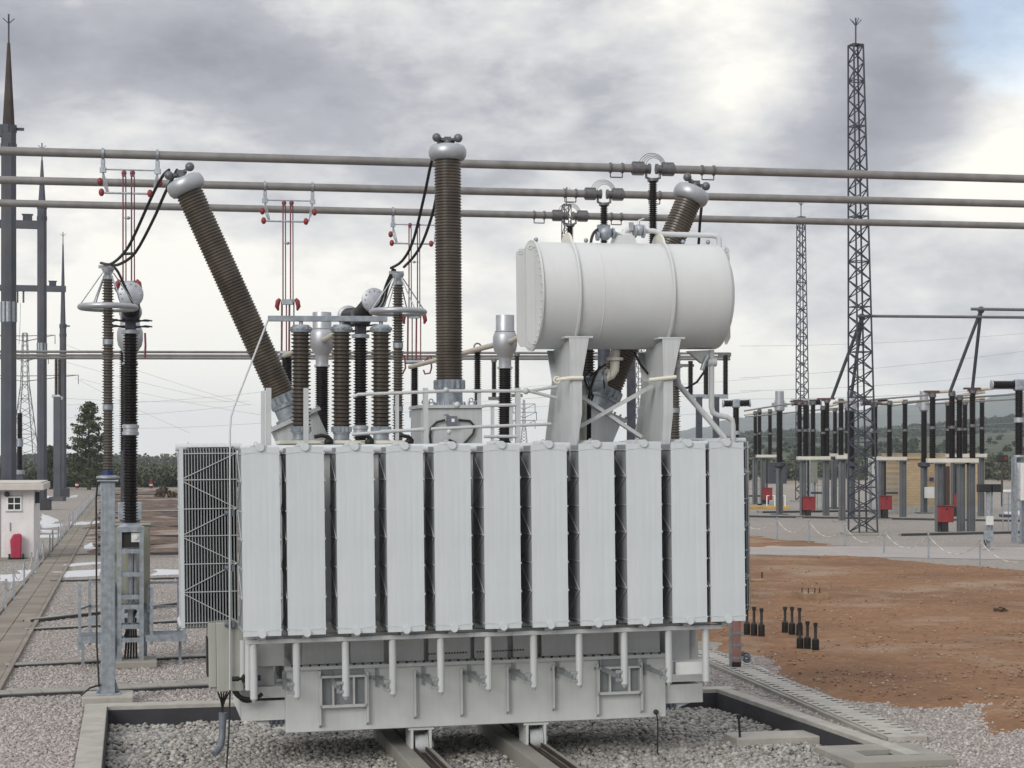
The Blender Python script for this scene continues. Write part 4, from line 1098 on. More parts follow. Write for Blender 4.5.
# ---- contact trapezes hanging under the busbars and pantographs
def line_pt(bi, px):
    A, B, n_, J = BUS[bi]
    # intersect the vertical plane of the pixel with the bus line
    k_ = (px - CX) / F; t_ = (k_ * A.y - A.x) / (n_.x - k_ * n_.y); return A + n_ * t_
def trapeze(bi, px0, px1, lab):
    P0, P1 = line_pt(bi, px0), line_pt(bi, px1); n_ = BUS[bi][2]; t = thing('contact_trapeze', lab, 'contact', P0)
    W_ = (P1 - P0).length
    for x in (0, W_):
        k = MB(); c = n_ * x; k.cyl(c - n_ * .035, c + n_ * .035, .16, 14); k.box(c + Vector((0, 0, -.26)), (.10, .10, .22)); k.box(c + Vector((0, 0, -.44)), (.16, .1, .14)); k.build('hanger', M_GALV, t)
    k = MB(); s_ = W_ / 1.38
    k.tube([n_ * 0 + Vector((0, 0, -.42)), n_ * W_ + Vector((0, 0, -.42))], .022, 8)
    k.tube([n_ * .04 + Vector((0, 0, -1.06)), n_ * (W_ - .26) + Vector((0, 0, -1.06))], .03, 8)
    for x, sx in ((0, 1), (W_, -1)):
        for e in (-.05, .05, 0.0):
            k.tube([n_ * x + Vector((0, 0, -.45)), n_ * (x + sx * (.03 + e)) + Vector((0, 0, -.75)), n_ * (x + sx * .13 + e * .5) + Vector((0, 0, -1.05))], .016, 6)
    k.build('contact_bar', M_GALVL, t)
    for x, z in ((-.04, -1.05), (W_ - .20, -1.05), (-.08, -.76), (W_ + .06, -.76)): k = MB(); k.ball(n_ * x + Vector((0, 0, z)), .10, 12, (.8, .8, 1.1)); k.build('red_tip', M_RED, t)
trapeze(0, 103, 157.5, 'contact trapeze with red tips hanging from the highest busbar beside the leftmost leaning bushing')
trapeze(1, 265, 312.5, 'contact trapeze with red tips hanging from the middle busbar right of the leaning bushing')
trapeze(2, 393, 437, 'contact trapeze with red tips hanging from the lowest busbar next to the upright bushing')

def pantograph(lab, bi, rods, ytop, yknee, ybase, base=None, ears=True, loops=None):
    Y = line_pt(bi, (rods[0] + rods[1]) / 2).y
    c = at((rods[0] + rods[1]) / 2, ybase, Y); t = thing('pantograph', lab, 'disconnector', (c.x, c.y, 0))
    o_ = Vector((c.x, c.y, 0)); P = lambda px, py, dy=0: at(px, py, Y) + Vector((0, dy, 0)) - o_
    for px in rods:
        k = MB()
        k.tube([P(px - 1, ytop), P(px - 1, yknee)], .021, 8); k.tube([P(px + 1, ytop + 2, .1), P(px + 1.2, yknee, .1)], .017, 8); k.box(P(px, ytop), (.10, .1, .14)); k.ball(P(px, ytop - 1), .075, 8)
        k.build('upper_arm', M_REDM, t)
        k = MB(); k.tube([P(px - 2, yknee), P(px - 2.4, ybase)], .03, 8); k.tube([P(px + 2, yknee, .1), P(px + 2, ybase, .1)], .02, 8); k.build('lower_arm', M_REDM, t)
    k = MB(); k.tube([P(rods[0], ytop + (yknee - ytop) * .4), P(rods[1], ytop + (yknee - ytop) * .4)], .016, 6); k.ball(P(sum(rods) / 2, ytop + (yknee - ytop) * .4), .05, 8)
    k.tube([P(rods[0] - 3, yknee), P(rods[1] + 3, yknee)], .06, 8); k.tube([P(rods[0] - 4, ybase), P(rods[1] + 4, ybase)], .07, 8); k.box(P(sum(rods) / 2, yknee), (.32, .2, .16))
    k.build('knee_joint', M_GALV, t)
    if ears:
        for s, px in ((-1, rods[0] - 5), (1, rods[1] + 5)):
            k = MB(); p = P(px, yknee + 2); k.tube([p + Vector((-s * .03, 0, .16)), p + Vector((s * .03, 0, .08)), p + Vector((s * .06, 0, -.08)), p + Vector((s * .02, 0, -.2))], [.05, .075, .07, .03], 10); k.build('corona_horn', M_RED, t)
    if loops:
        for xs in loops:
            k = MB(); k.tube([P(x, y) for x, y in xs], .03, 8); k.build('corona_loop', M_REDM, t)
    if base:
        px, y0, ym, y1, r = base
        k = MB(); a_, b_2 = P(px, y1), P(px, y0)
        a_.x = b_2.x; insul(k, a_, (0, 0, 1), (b_2 - a_).length, r * .72, r, .06, 14); k.build('insulator', M_BLACKP, t)
        if ym: k = MB(); m_ = P(px, ym); m_.x = b_2.x; k.cyl(m_ - Vector((0, 0, .12)), m_ + Vector((0, 0, .12)), r * 1.25, 14); k.build('flange', M_GALV, t)
        k = MB(); k.cyl(Vector((a_.x, 0, 0)), a_, .13, 14); k.box((a_.x, 0, .02), (.5, .5, .04)); k.build('column', M_STEELD, t)
    return t
pantograph('red rod pantograph rising to the highest busbar above the near circuit breaker', 0, (124, 132.5), 174, 284, 330, (125.5, 350, None, 450, .17), True, [[(112.5, 333), (111.5, 345), (112, 357)], [(145, 333), (145.5, 345), (145, 358)]])
pantograph('red rod pantograph rising to the middle busbar in front of the grey sky', 1, (284, 291.5), 204, 302, 353, (287, 357, None, 450, .2), True)
pantograph('red rod pantograph rising to the lowest busbar left of the upright bushing', 2, (410, 418.5), 226, 316, 362, (414.5, 366, 414, 450, .14), True, [[(402, 355), (404.5, 356), (405.5, 368), (402.5, 374), (401, 373)], [(424, 362), (428, 357), (431, 356), (431.5, 368), (430, 373), (425, 374), (423.5, 370)]])

# flexible leads bushing -> arrester, later
def lead(lab, paths, r=.025):
    t = MB(); o_ = Vector(paths[0][0])
    for p in paths: t.tube([Vector(q) - o_ for q in p], r, 7)
    o = t.build('flexible_lead', M_BLACK); o.location = o_; return tag(o, lab, 'cable')

# ------------------------------------------------------------------ surge arresters
def arrester(lab, px, Y, foot=True):
    t = thing('surge_arrester', lab, 'surge arrester', gx(px, Y), TH)
    zb, zt = 3.84, 7.50
    k = MB(); k.box((0, 0, (zb + .16) / 2), (.245, .245, zb - .16)); k.box((0, 0, .17), (.42, .42, .03)); k.box((0, 0, zb + .015), (.36, .36, .03))
    for s in (-1, 1): k.prism([(s * .123, -.01, .185), (s * .2, -.01, .185), (s * .123, -.01, .42)], (0, .02, 0))
    k.build('support_post', M_GALV, t, 0.012)
    k = MB(); k.box((0, 0, .075), (.86, .86, .17)); k.build('footing', M_CONC, t, 0.02)
    k = MB()
    k.lathe([(.14, zb + .03), (.20, zb + .06), (.20, zb + .09), (.09, zb + .11), (.085, zb + .17)], 20)
    k.build('base_flange', M_GALVL, t)
    k = MB(); k.lathe([(.10, zb + .115), (.10, zb + .19)], 16); k.build('insulating_base', M_BLUE, t)
    k = MB()
    segs = [(zb + .20, 5.09), (5.17, 6.22), (6.30, 7.36)]
    for z0, z1 in segs: insul(k, (0, 0, z0), (0, 0, 1), z1 - z0, .072, .108, .047, 18, .012)
    k.build('insulator', M_TAN, t)
    k = MB()
    for z in (5.13, 6.26): c5 = MB(); c5.cyl((0, 0, z - .045), (0, 0, z + .045), .092, 18); c5.build('flange', M_GALV, t)
    k.lathe([(.09, 7.34), (.09, 7.4), (.06, 7.42), (.11, 7.52), (.11, 7.54)], 16)
    k.bar((-.16, 0, 7.56), (.10, 0, 7.56), .06, .05, (0, 1, 0))
    k.build('terminal_cap', M_GALVL, t)
    k = MB(); k.torus((0, 0, 6.86), .47, .052, (0, 0, 1), 40, 10); rg = k.build('grading_ring', M_RING, t)
    k = MB()
    for a in np.linspace(0, 2 * math.pi, 7)[:-1]:
        k.tube([(.09 * math.cos(a), .09 * math.sin(a), 7.46), (.47 * math.cos(a), .47 * math.sin(a), 6.9)], .012, 6)
    k.build('ring_bracket', M_GALV, rg)
    k = MB(); k.tube([(-.17, -.02, zb + .05), (-.20, -.02, zb - .3), (-.19, 0, 1.0), (-.16, -.1, .55), (-.15, -.14, .3)], .018, 6); k.tube([(-.45, -.2, .17), (-.3, -.22, .3), (-.12, -.14, .34)], .018, 6)
    k.build('earth_cable', M_BLACK, t)
    return t
SA = [(108, 31.2), (398, 32.2), (675, 33.4)]
arrester('slim surge arrester with aluminium ring on a grey post by the oil pit corner', *SA[0])
arrester('slim surge arrester with aluminium ring standing behind the small bushings, left of the upright bushing', *SA[1])
arrester('slim surge arrester mostly hidden behind the conservator and its right leg', *SA[2])

def lead_pts(pxs, Y0, Y1):
    n = len(pxs); P = [at(x, y, Y0 + (Y1 - Y0) * i / (n - 1)) for i, (x, y) in enumerate(pxs)]
    # smooth
    out = []
    for i in range(n - 1):
        p0_, p1_, p2_, p3_ = P[max(i - 1, 0)], P[i], P[i + 1], P[min(i + 2, n - 1)]
        for t in (0, .25, .5, .75):
            out.append(.5 * (2 * p1_ + (p2_ - p0_) * t + (2 * p0_ - 5 * p1_ + 4 * p2_ - p3_) * t * t + (3 * p1_ - p0_ - 3 * p2_ + p3_) * t ** 3))
    return out + [P[-1]]
Yh1 = (TM @ hv1[1]).y; Yh2 = (TM @ hv2[1]).y; Yh3 = (TM @ hv3[1]).y
lead('pair of black flexible cables sagging from the leaning left bushing to the corner surge arrester',
     [lead_pts([(169, 170), (162, 177), (151, 198), (133, 238), (123, 254), (111, 264), (101, 263)], Yh1, 31.2), lead_pts([(177, 170), (165, 193), (153, 220), (135, 253), (120, 264), (112, 265)], Yh1, 31.2),
      [at(122.5, 254, 30.6), at(133.5, 253.5, 30.6)]])
lead('black flexible cables sagging from the upright bushing to the arrester behind the small bushings',
     [lead_pts([(441, 140), (437, 146), (431, 164), (424, 197), (413, 241), (402, 261), (391, 268)], Yh2, 32.2), lead_pts([(454, 140), (441, 170), (434, 208), (423, 241), (413, 257.5), (404, 267)], Yh2, 32.2)])
lead('black flexible cable dropping behind the conservator from the leaning right bushing', [lead_pts([(700, 188), (702, 200), (700, 222), (698, 250), (692, 280), (676, 300)], Yh3, 33.4)])
lead('black flexible cable from the corner surge arrester down to the near circuit breaker', [lead_pts([(112, 265), (118, 272), (126, 289), (136, 309)], 31.2, 34.4)])
lead('black flexible cables from the arrester behind the small bushings to its circuit breaker', [lead_pts([(393, 269), (386, 285), (380, 303), (370, 312)], 32.2, 36), lead_pts([(395, 270), (388, 287), (383, 305), (373, 314)], 32.2, 36)])

# ------------------------------------------------------------------ circuit breakers (T shaped, chambers along V)
def breaker(lab, px, Y, stand=True):
    t = thing('circuit_breaker', lab, 'circuit breaker', gx(px, Y), TH)
    zb, zj, zt = 2.86, 4.81, 6.76
    k = MB(); insul(k, (0, 0, zb), (0, 0, 1), zj - .12 - zb, .115, .155, .058, 20); insul(k, (0, 0, zj + .12), (0, 0, 1), zt - zj - .12, .115, .155, .058, 20); k.build('insulator', M_BLACKP, t)
    k = MB(); k.lathe([(.13, zj - .12), (.17, zj - .10), (.17, zj - .04), (.15, zj - .03), (.15, zj + .03), (.17, zj + .04), (.17, zj + .10), (.13, zj + .12)], 20)
    k.lathe([(.12, zt), (.19, zt + .01), (.19, zt + .08), (.12, zt + .1)], 20); k.build('flange', M_GALVL, t)
    k = MB(); k.box((0, 0, zt + .25), (.22, .3, .34)); k.build('head_housing', M_STEELD, t, 0.03)
    for s in (-1, 1):
        k = MB(); a = Vector((0, s * .3, zt + .5)); b = Vector((0, s * 2.05, zt + .62)); d = (b - a).normalized()
        insul(k, a, d, (b - a).length, .15, .185, .06, 20); o = k.build('interrupter_chamber', M_BLACKP, t)
        k = MB(); k.lathe([(.19, 0), (.24, .02), (.245, .05), (.245, .13), (.22, .15), (.02, .155)], 28, b, d)
        x, y, _ = frame(d)
        for i in range(12): k.ball(b + d * .15 + (x * math.cos(i * .5236) + y * math.sin(i * .5236)) * .19, .018, 6)
        k.build('end_cap', M_GALVL, o)
    k = MB(); k.box((0, 0, zt + .45), (.36, .62, .34)); k.build('chamber_housing', M_STEELD, t, 0.04)
    k = MB()
    for s in (-1, 1):
        for z in (0, .12): k.tube([(s * .12, .2, zt + .15 + z), (s * .3, -.1, zt + .17 + z), (s * .42, -.3, zt + .14 + z), (s * .36, -.5, zt + .12 + z), (s * .12, -.2, zt + .15 + z)], .018, 6)
    k.build('corona_hoop', M_STEELD, t)
    # lattice stand
    k = MB()
    for x in (-.22, .22):
        for y in (-.22, .22): k.bar((x, y, .14), (x, y, zb - .12), .085, .085, (1, 0, 0))
    for z in (2.35, 1.88, 1.42, 1.22, .82, .55):
        for y in (-.22, .22): k.box((0, y, z), (.36, .05, .09))
        for x in (-.22, .22): k.box((x, 0, z), (.05, .36, .09))
    k.box((0, 0, zb - .07), (.54, .54, .10)); k.lathe([(.26, zb - .02), (.2, zb + .02), (.14, zb + .06)], 20)
    st = k.build('lattice_stand', M_GALV, t)
    k = MB(); k.box((0, 0, .07), (1.05, 1.05, .14)); k.build('footing', M_SLAB, t, .02)
    k = MB(); k.box((-.0, -.12, 2.58), (.34, .16, .32)); k.build('mechanism_box', M_BLACK, st)
    k = MB(); k.box((.10, -.21, 2.63), (.17, .03, .19)); k.lathe([(.05, 0), (.05, .02), (.03, .025)], 16, (.10, -.226, 2.63), (0, -1, 0)); k.build('gauge', M_CABW, st)
    k = MB(); k.cyl((-.0, 0, .8), (0, 0, 2.4), .055, 12); k.cyl((.09, .05, 1.3), (.09, .05, 2.4), .04, 12); k.build('drive_rod', M_GALVL, st)
    k = MB(); k.box((.0, .95, 2.02), (.80, .55, 1.62)); k.box((0, .95, 2.845), (.84, .6, .03)); cb_ = k.build('drive_cabinet', M_CABG, t, 0.015)
    k = MB()
    for x in (-.3, .3): k.bar((x, .95, 0), (x, .95, 1.21), .08, .08, (1, 0, 0))
    k.build('cabinet_leg', M_GALV, cb_)
    k = MB(); k.box((-.38, .66, 2.2), (.12, .05, .16)); k.build('junction_box', M_CABW, cb_)
    k = MB()
    for j in range(5): k.tube(bez((-.1 + .05 * j, .3, .95), (-.05 + .04 * j, .2, .6), (-.12 + .06 * j, .1, .12)), .025, 6)
    k.tube(bez((.1, .2, 1.1), (.0, -.1, .9), (-.1, -.05, .6)), .04, 8)
    k.build('control_cables', M_BLACK, t)
    # service platform with rails
    k = MB(); z = .62
    for x0, x1 in ((-1.05, -.30), (.30, 1.12)):
        for j in range(13): k.box(((x0 + x1) / 2, -.3 + j * .075, z), (x1 - x0, .012, .05))
        for j in range(12): k.box((x0 + (x1 - x0) * j / 11, .15, z), (.01, .9, .035))
        for y in (-.33, .63): k.box(((x0 + x1) / 2, y, z - .04), (x1 - x0, .05, .13))
    pf = k.build('platform', M_GALV, t)
    for side_ in (-1, 1):
     k = MB()
     for x, y, z1 in ((-1.0, -.3, 1.72), (-.82, .6, 1.72), (-.36, .6, 1.62), (.36, .6, 1.62), (.98, .6, 1.72), (1.08, -.3, .95), (.42, -.3, 1.62), (-.36, -.3, 1.62)):
        if x * side_ > 0: k.bar((x, y, .45 if x > .3 else .38), (x, y, z1), .06, .06, (1, 0, 0))
     for z in (1.68, 1.18):
        if side_ < 0: k.bar((-.82, .6, z), (-.36, .6, z), .05, .05, (0, 1, 0)); k.bar((-.36, -.3, z - .1), (-.36, .6, z - .1), .04, .04, (1, 0, 0))
        else: k.bar((.36, .6, z - .03), (.98, .6, z - .03), .05, .05, (0, 1, 0)); k.bar((.42, -.3, z - .1), (.36, .6, z - .1), .04, .04, (1, 0, 0))
     if side_ < 0: k.bar((-1.0, -.3, 1.2), (-.82, .6, 1.2), .04, .04, (1, 0, 0))
     else: k.bar((1.08, -.3, .8), (.98, .6, .8), .04, .04, (1, 0, 0))
     k.build('railing', M_GALV, pf)
    for x in (-.95, 1.0): k = MB(); k.bar((x, .2, 0), (x, .2, .55), .06, .06, (1, 0, 0)); k.build('platform_leg', M_GALV, pf)
    k = MB(); k.box((-.72, -.35, .98), (.22, .12, .16)); k.build('socket_box', M_GALV, pf)
    return t
breaker('T shaped circuit breaker on a lattice stand with cabinet and platform, left of the transformer', 130.5, 36.7)
breaker('T shaped circuit breaker rising behind the small bushings with its grey end disc showing', 360.5, 38.0)
breaker('T shaped circuit breaker hidden behind the left conservator leg', 588, 39.1)

# ------------------------------------------------------------------ current transformers with spun heads
def ct(lab, px, Y, s=1.0):
    t = thing('current_transformer', lab, 'instrument transformer', gx(px, Y), TH)
    zt = 8.08
    k = MB(); k.lathe([(.24, zt - .02), (.245, zt), (.25, zt - .01), (.25, zt - .42), (.26, zt - .45), (.30, zt - .50), (.33, zt - .60), (.33, zt - .80), (.30, zt - .95), (.19, zt - 1.12), (.17, zt - 1.18), (.17, zt - 1.38), (.21, zt - 1.40), (.21, zt - 1.44)][::-1], 32)
    k.box((.1, -.3, zt - .75), (.12, .2, .12)); k.box((-.1, .3, zt - .75), (.12, .2, .12)); k.torus((0, 0, zt - .44), .26, .02, (0, 0, 1), 30, 6)
    k.build('head', M_RING, t)
    k = MB(); insul(k, (0, 0, 3.1), (0, 0, 1), zt - 1.44 - 3.1, .15, .19, .06, 20); k.build('insulator', M_BLACKP, t)
    k = MB(); k.box((0, 0, 2.85), (.6, .6, .45)); k.build('terminal_base', M_GALV, t, .02)
    k = MB()
    for x in (-.2, .2): k.bar((x, 0, 0), (x, 0, 2.62), .12, .12, (1, 0, 0))
    k.box((0, 0, .05), (.9, .9, .1)); k.build('support_stand', M_GALV, t)
    return t
ct('current transformer with round silver head behind the near breaker column', 130, 46.6)
ct('current transformer with silver domed head standing between the left pair of small bushings', 322, 47.7)
ct('current transformer with silver domed head right of the upright bushing', 505, 48.7)

# pale tubes linking the apparatus
def link(lab, a, b, r=.065, m=M_CREAM):
    k = MB(); k.cyl((0, 0, 0), b - a, r, 14); o = k.build('connecting_tube', m); o.location = a; return tag(o, lab, 'conductor tube')
M_LINK = mat('weathered_tube', (0.44, 0.40, 0.33), 0.5, 0.2, var=0.12)
Yp3 = line_pt(2, 414).y; Yp2 = line_pt(1, 288).y
link('pale conductor tube rising from the right pantograph base to the silver headed transformer', at(410, 367, Yp3), at(498, 344, 49.0), .075, M_LINK)
link('short pale conductor tube from the middle silver headed transformer towards the breaker', at(324, 340, 47.4), at(347, 328, 40.6), .075, M_LINK)
link('pale conductor tube between the middle pantograph base and the silver headed transformer', at(284, 356, Yp2), at(320, 342, 48), .075, M_LINK)
link('pale conductor tube leaving the right silver headed transformer behind the conservator', at(510, 342, 48.5), at(572, 312, 41.5), .075, M_LINK)
t = thing('post_insulator', 'dark post insulator propping the pale tube just right of the upright bushing', 'insulator', gx(477.5, 52.0))
zt_ = zat(352, 52); k = MB(); insul(k, (0, 0, 3.4), (0, 0, 1), zt_ - 3.4, .075, .115, .06, 14); k.build('insulator', M_BLACKP, t)
k = MB(); k.cyl((0, 0, zt_), (0, 0, zt_ + .1), .11, 12); k.torus((0, 0, zt_ + .15), .10, .025, (.2, -1, 0), 14, 6); k.build('tube_clamp', M_ALUD, t)
k = MB(); k.cyl((0, 0, 0), (0, 0, 3.4), .12, 12); k.box((0, 0, .03), (.5, .5, .06)); k.build('column', M_GALV, t)

# ------------------------------------------------------------------ far low busbars with their supports
for i, (dy, lab) in enumerate([(0, 'thin far busbar, upper of the three low ones behind the transformer'), (3.6, 'thin far busbar, middle one of the three low ones behind the transformer'), (6.4, 'thin far busbar, lowest of the three low ones behind the transformer')]):
    A = at(-30, 351.5 + dy, 112); B = at(730, 353.5 + dy * .9, 126)
    k = MB(); k.cyl((0, 0, 0), B - A, .085, 10); o = k.build('tube_busbar', M_ALU); o.location = A; tag(o, lab, 'busbar')
def hung(lab, px, y0, y1, Y, column=True):
    t = thing('post_insulator', lab, 'insulator', gx(px, Y)); z0, z1 = zat(y1, Y), zat(y0, Y)
    k = MB(); insul(k, (0, 0, z0), (0, 0, 1), z1 - z0, .13, .18, .09, 10); k.build('insulator', M_BLACKP, t)
    k = MB(); k.box((0, 0, z0 - .1), (.75, .5, .2)); k.cyl((0, 0, z1), (0, 0, z1 + .2), .2, 10); k.build('end_fitting', M_ALUD, t)
    if column: k = MB(); k.cyl((0, 0, 0), (0, 0, z0 - .2), .13, 10); k.build('column', M_GALV, t)
    return t
hung('far dark insulator hanging below the low busbars left of the silver transformer head', 494, 362, 397, 119, False)
hung('far dark post insulator below the low busbars right of the silver transformer head', 517, 356, 394, 119)
t = thing('busbar_support', 'far steel frame with dark insulators under the end of low busbars, right of the conservator', 'busbar support', gx(707, 124))
P = lambda px, py, dy=0: at(px, py, 124) + Vector((0, dy, 0)) - t.location
k = MB(); k.bar(P(687, 396.5), P(728, 396.5), .3, .3, (0, 1, 0)); k.build('beam', M_GALV, t)
for px in (699, 716): k = MB(); k.bar(Vector((P(px, 0).x, 0, 0)), P(px, 397), .42, .42, (1, 0, 0)); k.build('column', M_STEELD, t)
for px, y0 in ((690.5, 361), (706, 366), (725.5, 355)):
    k = MB(); insul(k, P(px, 395), (0, 0, 1), (P(px, y0) - P(px, 395)).length, .15, .20, .09, 10); k.build('insulator', M_BLACKP, t)
k = MB(); k.bar(P(680, 365.5), P(694, 365.5), .2, .2, (0, 1, 0)); k.bar(P(718, 354.5), P(731, 354.5), .25, .25, (0, 1, 0)); k.build('tube_holder', M_ALUD, t)
t = thing('steel_column', 'dark blue steel column standing between the conservator legs', 'column', gx(631, 64))
k = MB(); k.bar((0, 0, 0), (0, 0, 8.2), .29, .29, (1, 0, 0)); k.build('shaft', M_STEELD, t); k = MB(); k.box((0, 0, 8.22), (.5, .5, .04)); k.box((0, 0, .02), (.6, .6, .04)); k.build('end_plate', M_STEELD, t)

# ------------------------------------------------------------------ gantry poles on the left
def pole(lab, px, Y, wpx, ysp0, ysp1, yrod, beam=None, plates=None, box=None, m=M_POLE, msp=None):
    t = thing('gantry_pole', lab, 'gantry pole', gx(px, Y), TH)
    W_ = wpx * Y / F; zs = zat(ysp0, Y); zt = zat(ysp1, Y); zr = zat(yrod, Y)
    def oct_(w0, w1, z0, z1, mm, nm):
        k = MB(); n = 8; vs = []
        for w_, z in ((w0, z0), (w1, z1)):
            for j in range(n):
                a = math.pi / 8 + j * math.pi / 4; vs.append((w_ * .541 * math.cos(a), w_ * .541 * math.sin(a), z))
        k.add(vs, [tuple(range(n))[::-1], tuple(range(n, 2 * n))] + [(j, (j + 1) % n, n + (j + 1) % n, n + j) for j in range(n)]); return k.build(nm, mm, t)
    oct_(W_ * 1.06, W_, 0, zs, m, 'shaft'); oct_(W_ * .82, W_ * .2, zs, zt, msp or m, 'spire')
    k = MB(); k.tube([(0, 0, zt), (0, 0, zr)], .05, 6)
    for a in np.linspace(0, 2 * math.pi, 5)[:-1]: k.tube([(0, 0, zr - (zr - zt) * .33), (.3 * math.cos(a), .3 * math.sin(a), zr - (zr - zt) * .15)], .025, 5)
    k.build('lightning_rod', M_STEELD, t)
    k = MB(); k.box((0, 0, .45), (W_ * 2, W_ * 2, .9)); k.build('footing', M_CONCD, t, .05)
    k = MB(); k.cyl((0, 0, zs - 1.2), (0, 0, zs - .9), W_ * .56, 8); k.cyl((0, 0, zs - .3), (0, 0, zs + .1), W_ * .56, 8); k.box((W_ * .6, 0, zs - .1), (W_ * .9, .1, .15)); k.build('collar', M_STEELD, t)
    if beam:
        k = MB(); z = zat(beam, Y); k.box((-8, 0, z), (16.6, .5, .62)); bo = k.build('crossbeam', m, t)
        if box: k = MB(); k.box(((box - px) * Y / F, 0, z + .55), (.7, .5, .45)); k.box(((box - px) * Y / F, 0, z + .78), (.85, .6, .06)); k.build('lamp_housing', M_STEELD, bo)
    if plates:
        k = MB(); z0, z1 = zat(plates[1], Y), zat(plates[0], Y); k.cyl((0, 0, z0), (0, 0, z1), W_ * .575, 8); k.build('climb_guard', M_GALV, t)
    return t
pole('widest dark steel gantry pole, with a rusty spire, behind the white hut', 8.7, 97, 14.2, 127, 43, 14, 131, (302, 322), None, M_POLE, M_RUST)
pole('medium steel gantry pole with grey spire and a lamp on its crossbeam, behind the hut', 42, 141, 9.0, 205, 160, 143, 225, (343, 358), 28)
pole('farthest and thinnest steel gantry pole with pointed top, beside the pine', 63, 185, 6.4, 325, 244, 232, 289, None, 53)
t = thing('pantograph_column', 'steel column topped by a folded dark red pantograph in front of the thinnest gantry pole', 'column', gx(57.5, 168))
k = MB(); k.bar((0, 0, 0), (0, 0, zat(397, 168)), .62, .62, (1, 0, 0)); k.box((0, 0, .2), (1.3, 1.3, .4)); k.build('shaft', M_POLE, t)
k = MB(); z = zat(397, 168)
for x in (-.12, .18): insul(k, (x, 0, z + .2), (0, 0, 1), 3.4, .12, .17, .12, 10)
k.build('insulator', M_RUST, t); k = MB(); k.bar((-.5, 0, z + .1), (.5, 0, z - .15), .3, .3, (0, 1, 0)); k.build('drive', M_GALVL, t)
t = thing('post_insulator', 'dark post insulator with grey flange just right of the widest gantry pole', 'insulator', gx(19.8, 104))
k = MB(); z0 = zat(470, 104); insul(k, (0, 0, z0), (0, 0, 1), zat(413, 104) - z0, .13, .17, .09, 12); k.build('insulator', M_BLACKP, t)
k = MB(); k.cyl((0, 0, zat(443, 104) - .2), (0, 0, zat(443, 104) + .25), .2, 12); k.build('flange', M_GALV, t); k = MB(); k.cyl((0, 0, z0 - .25), (0, 0, z0), .3, 12); k.build('flange', M_GALV, t); k = MB(); k.bar((0, 0, 0), (0, 0, z0 - .25), .4, .4, (1, 0, 0)); k.build('column', M_POLE, t)
# string of insulators hanging from the far crossbeam
t = thing('insulator_string', 'short insulator string hanging from the far crossbeam beside the widest pole', 'insulator', at(20, 290, 183))
k = MB()
for x in (-.25, .35): insul(k, (x, 0, -1.3), (0, 0, 1), 1.2, .06, .15, .16, 8)
k.build('insulator', M_STEELD, t); k = MB(); k.tube([(.05, 0, -1.3), (.0, 0, -3.5), (-.1, 0, -5.5)], .03, 5); k.build('conductor', M_WIRE, t)

# ------------------------------------------------------------------ lattice masts and pylons
def lattice(k, c0, w0, c1, w1, n, rl_, rb_, rot=0.0, sides=4, nb=4):
    def ring(t):
        c = c0.lerp(c1, t); w_ = w0 + (w1 - w0) * t
        return [c + Vector((w_ * .7071 * math.cos(rot + j * 2 * math.pi / sides + math.pi / 4), w_ * .7071 * math.sin(rot + j * 2 * math.pi / sides + math.pi / 4), 0)) for j in range(sides)]
    rs = [ring(i / n) for i in range(n + 1)]
    for j in range(sides): k.bar(rs[0][j], rs[n][j], rl_, rl_)
    for i in range(n):
        for j in range(sides):
            a, b = rs[i], rs[i + 1]; q = (j + 1) % sides
            if (i + j) % 2: k.bar(a[j], b[q], rb_, rb_)
            else: k.bar(a[q], b[j], rb_, rb_)
            if i % 5 == 0: k.bar(a[j], a[q], rb_, rb_)
    for j in range(sides): k.bar(rs[n][j], rs[n][(j + 1) % sides], rb_, rb_)
def mast(lab, px, Y, pxt, top, rod, wb, wt, n, rot=.35, m=M_STEELD):
    t = thing('lattice_mast', lab, 'lattice mast', gx(px, Y)); zt = zat(top, Y); ct_ = Vector(((pxt - px) * Y / F, 0, zt))
    k = MB(); lattice(k, Vector((0, 0, .12)), wb, ct_, wt, n, .085, .052, rot); k.box(ct_, (wt * .7, wt * .7, .06)); k.build('lattice_shaft', m, t)
    k = MB(); zr = zat(rod, Y); k.tube([ct_, (ct_.x, 0, zr)], .045, 6)
    for a in np.linspace(.3, 2 * math.pi + .3, 5)[:-1]: k.tube([(ct_.x, 0, zr - (zr - zt) * .3), (ct_.x + .34 * math.cos(a), .34 * math.sin(a), zr - (zr - zt) * .05)], .022, 5)
    k.build('lightning_rod', m, t)
    k = MB(); k.box((0, 0, .06), (2.1, 2.1, .14)); k.build('footing', M_SLAB, t, .03)
    return t
mast('tall near lattice mast with lightning rod in front of the right hand switchgear', 863, 97, 855.7, 45, 18, 1.12, .58, 54)
mast('thinner far lattice mast with lightning rod between conservator and the tall near mast', 803, 167, 801, 217, 201, 1.0, .56, 52)
mast('far lattice mast whose top shows above the left end of the conservator', 567, 160, 566.5, 205, 187, 1.0, .62, 40)
mast('far lattice mast seen only between the conservator legs', 640, 230, 640, 283, 272, 1.0, .65, 40)
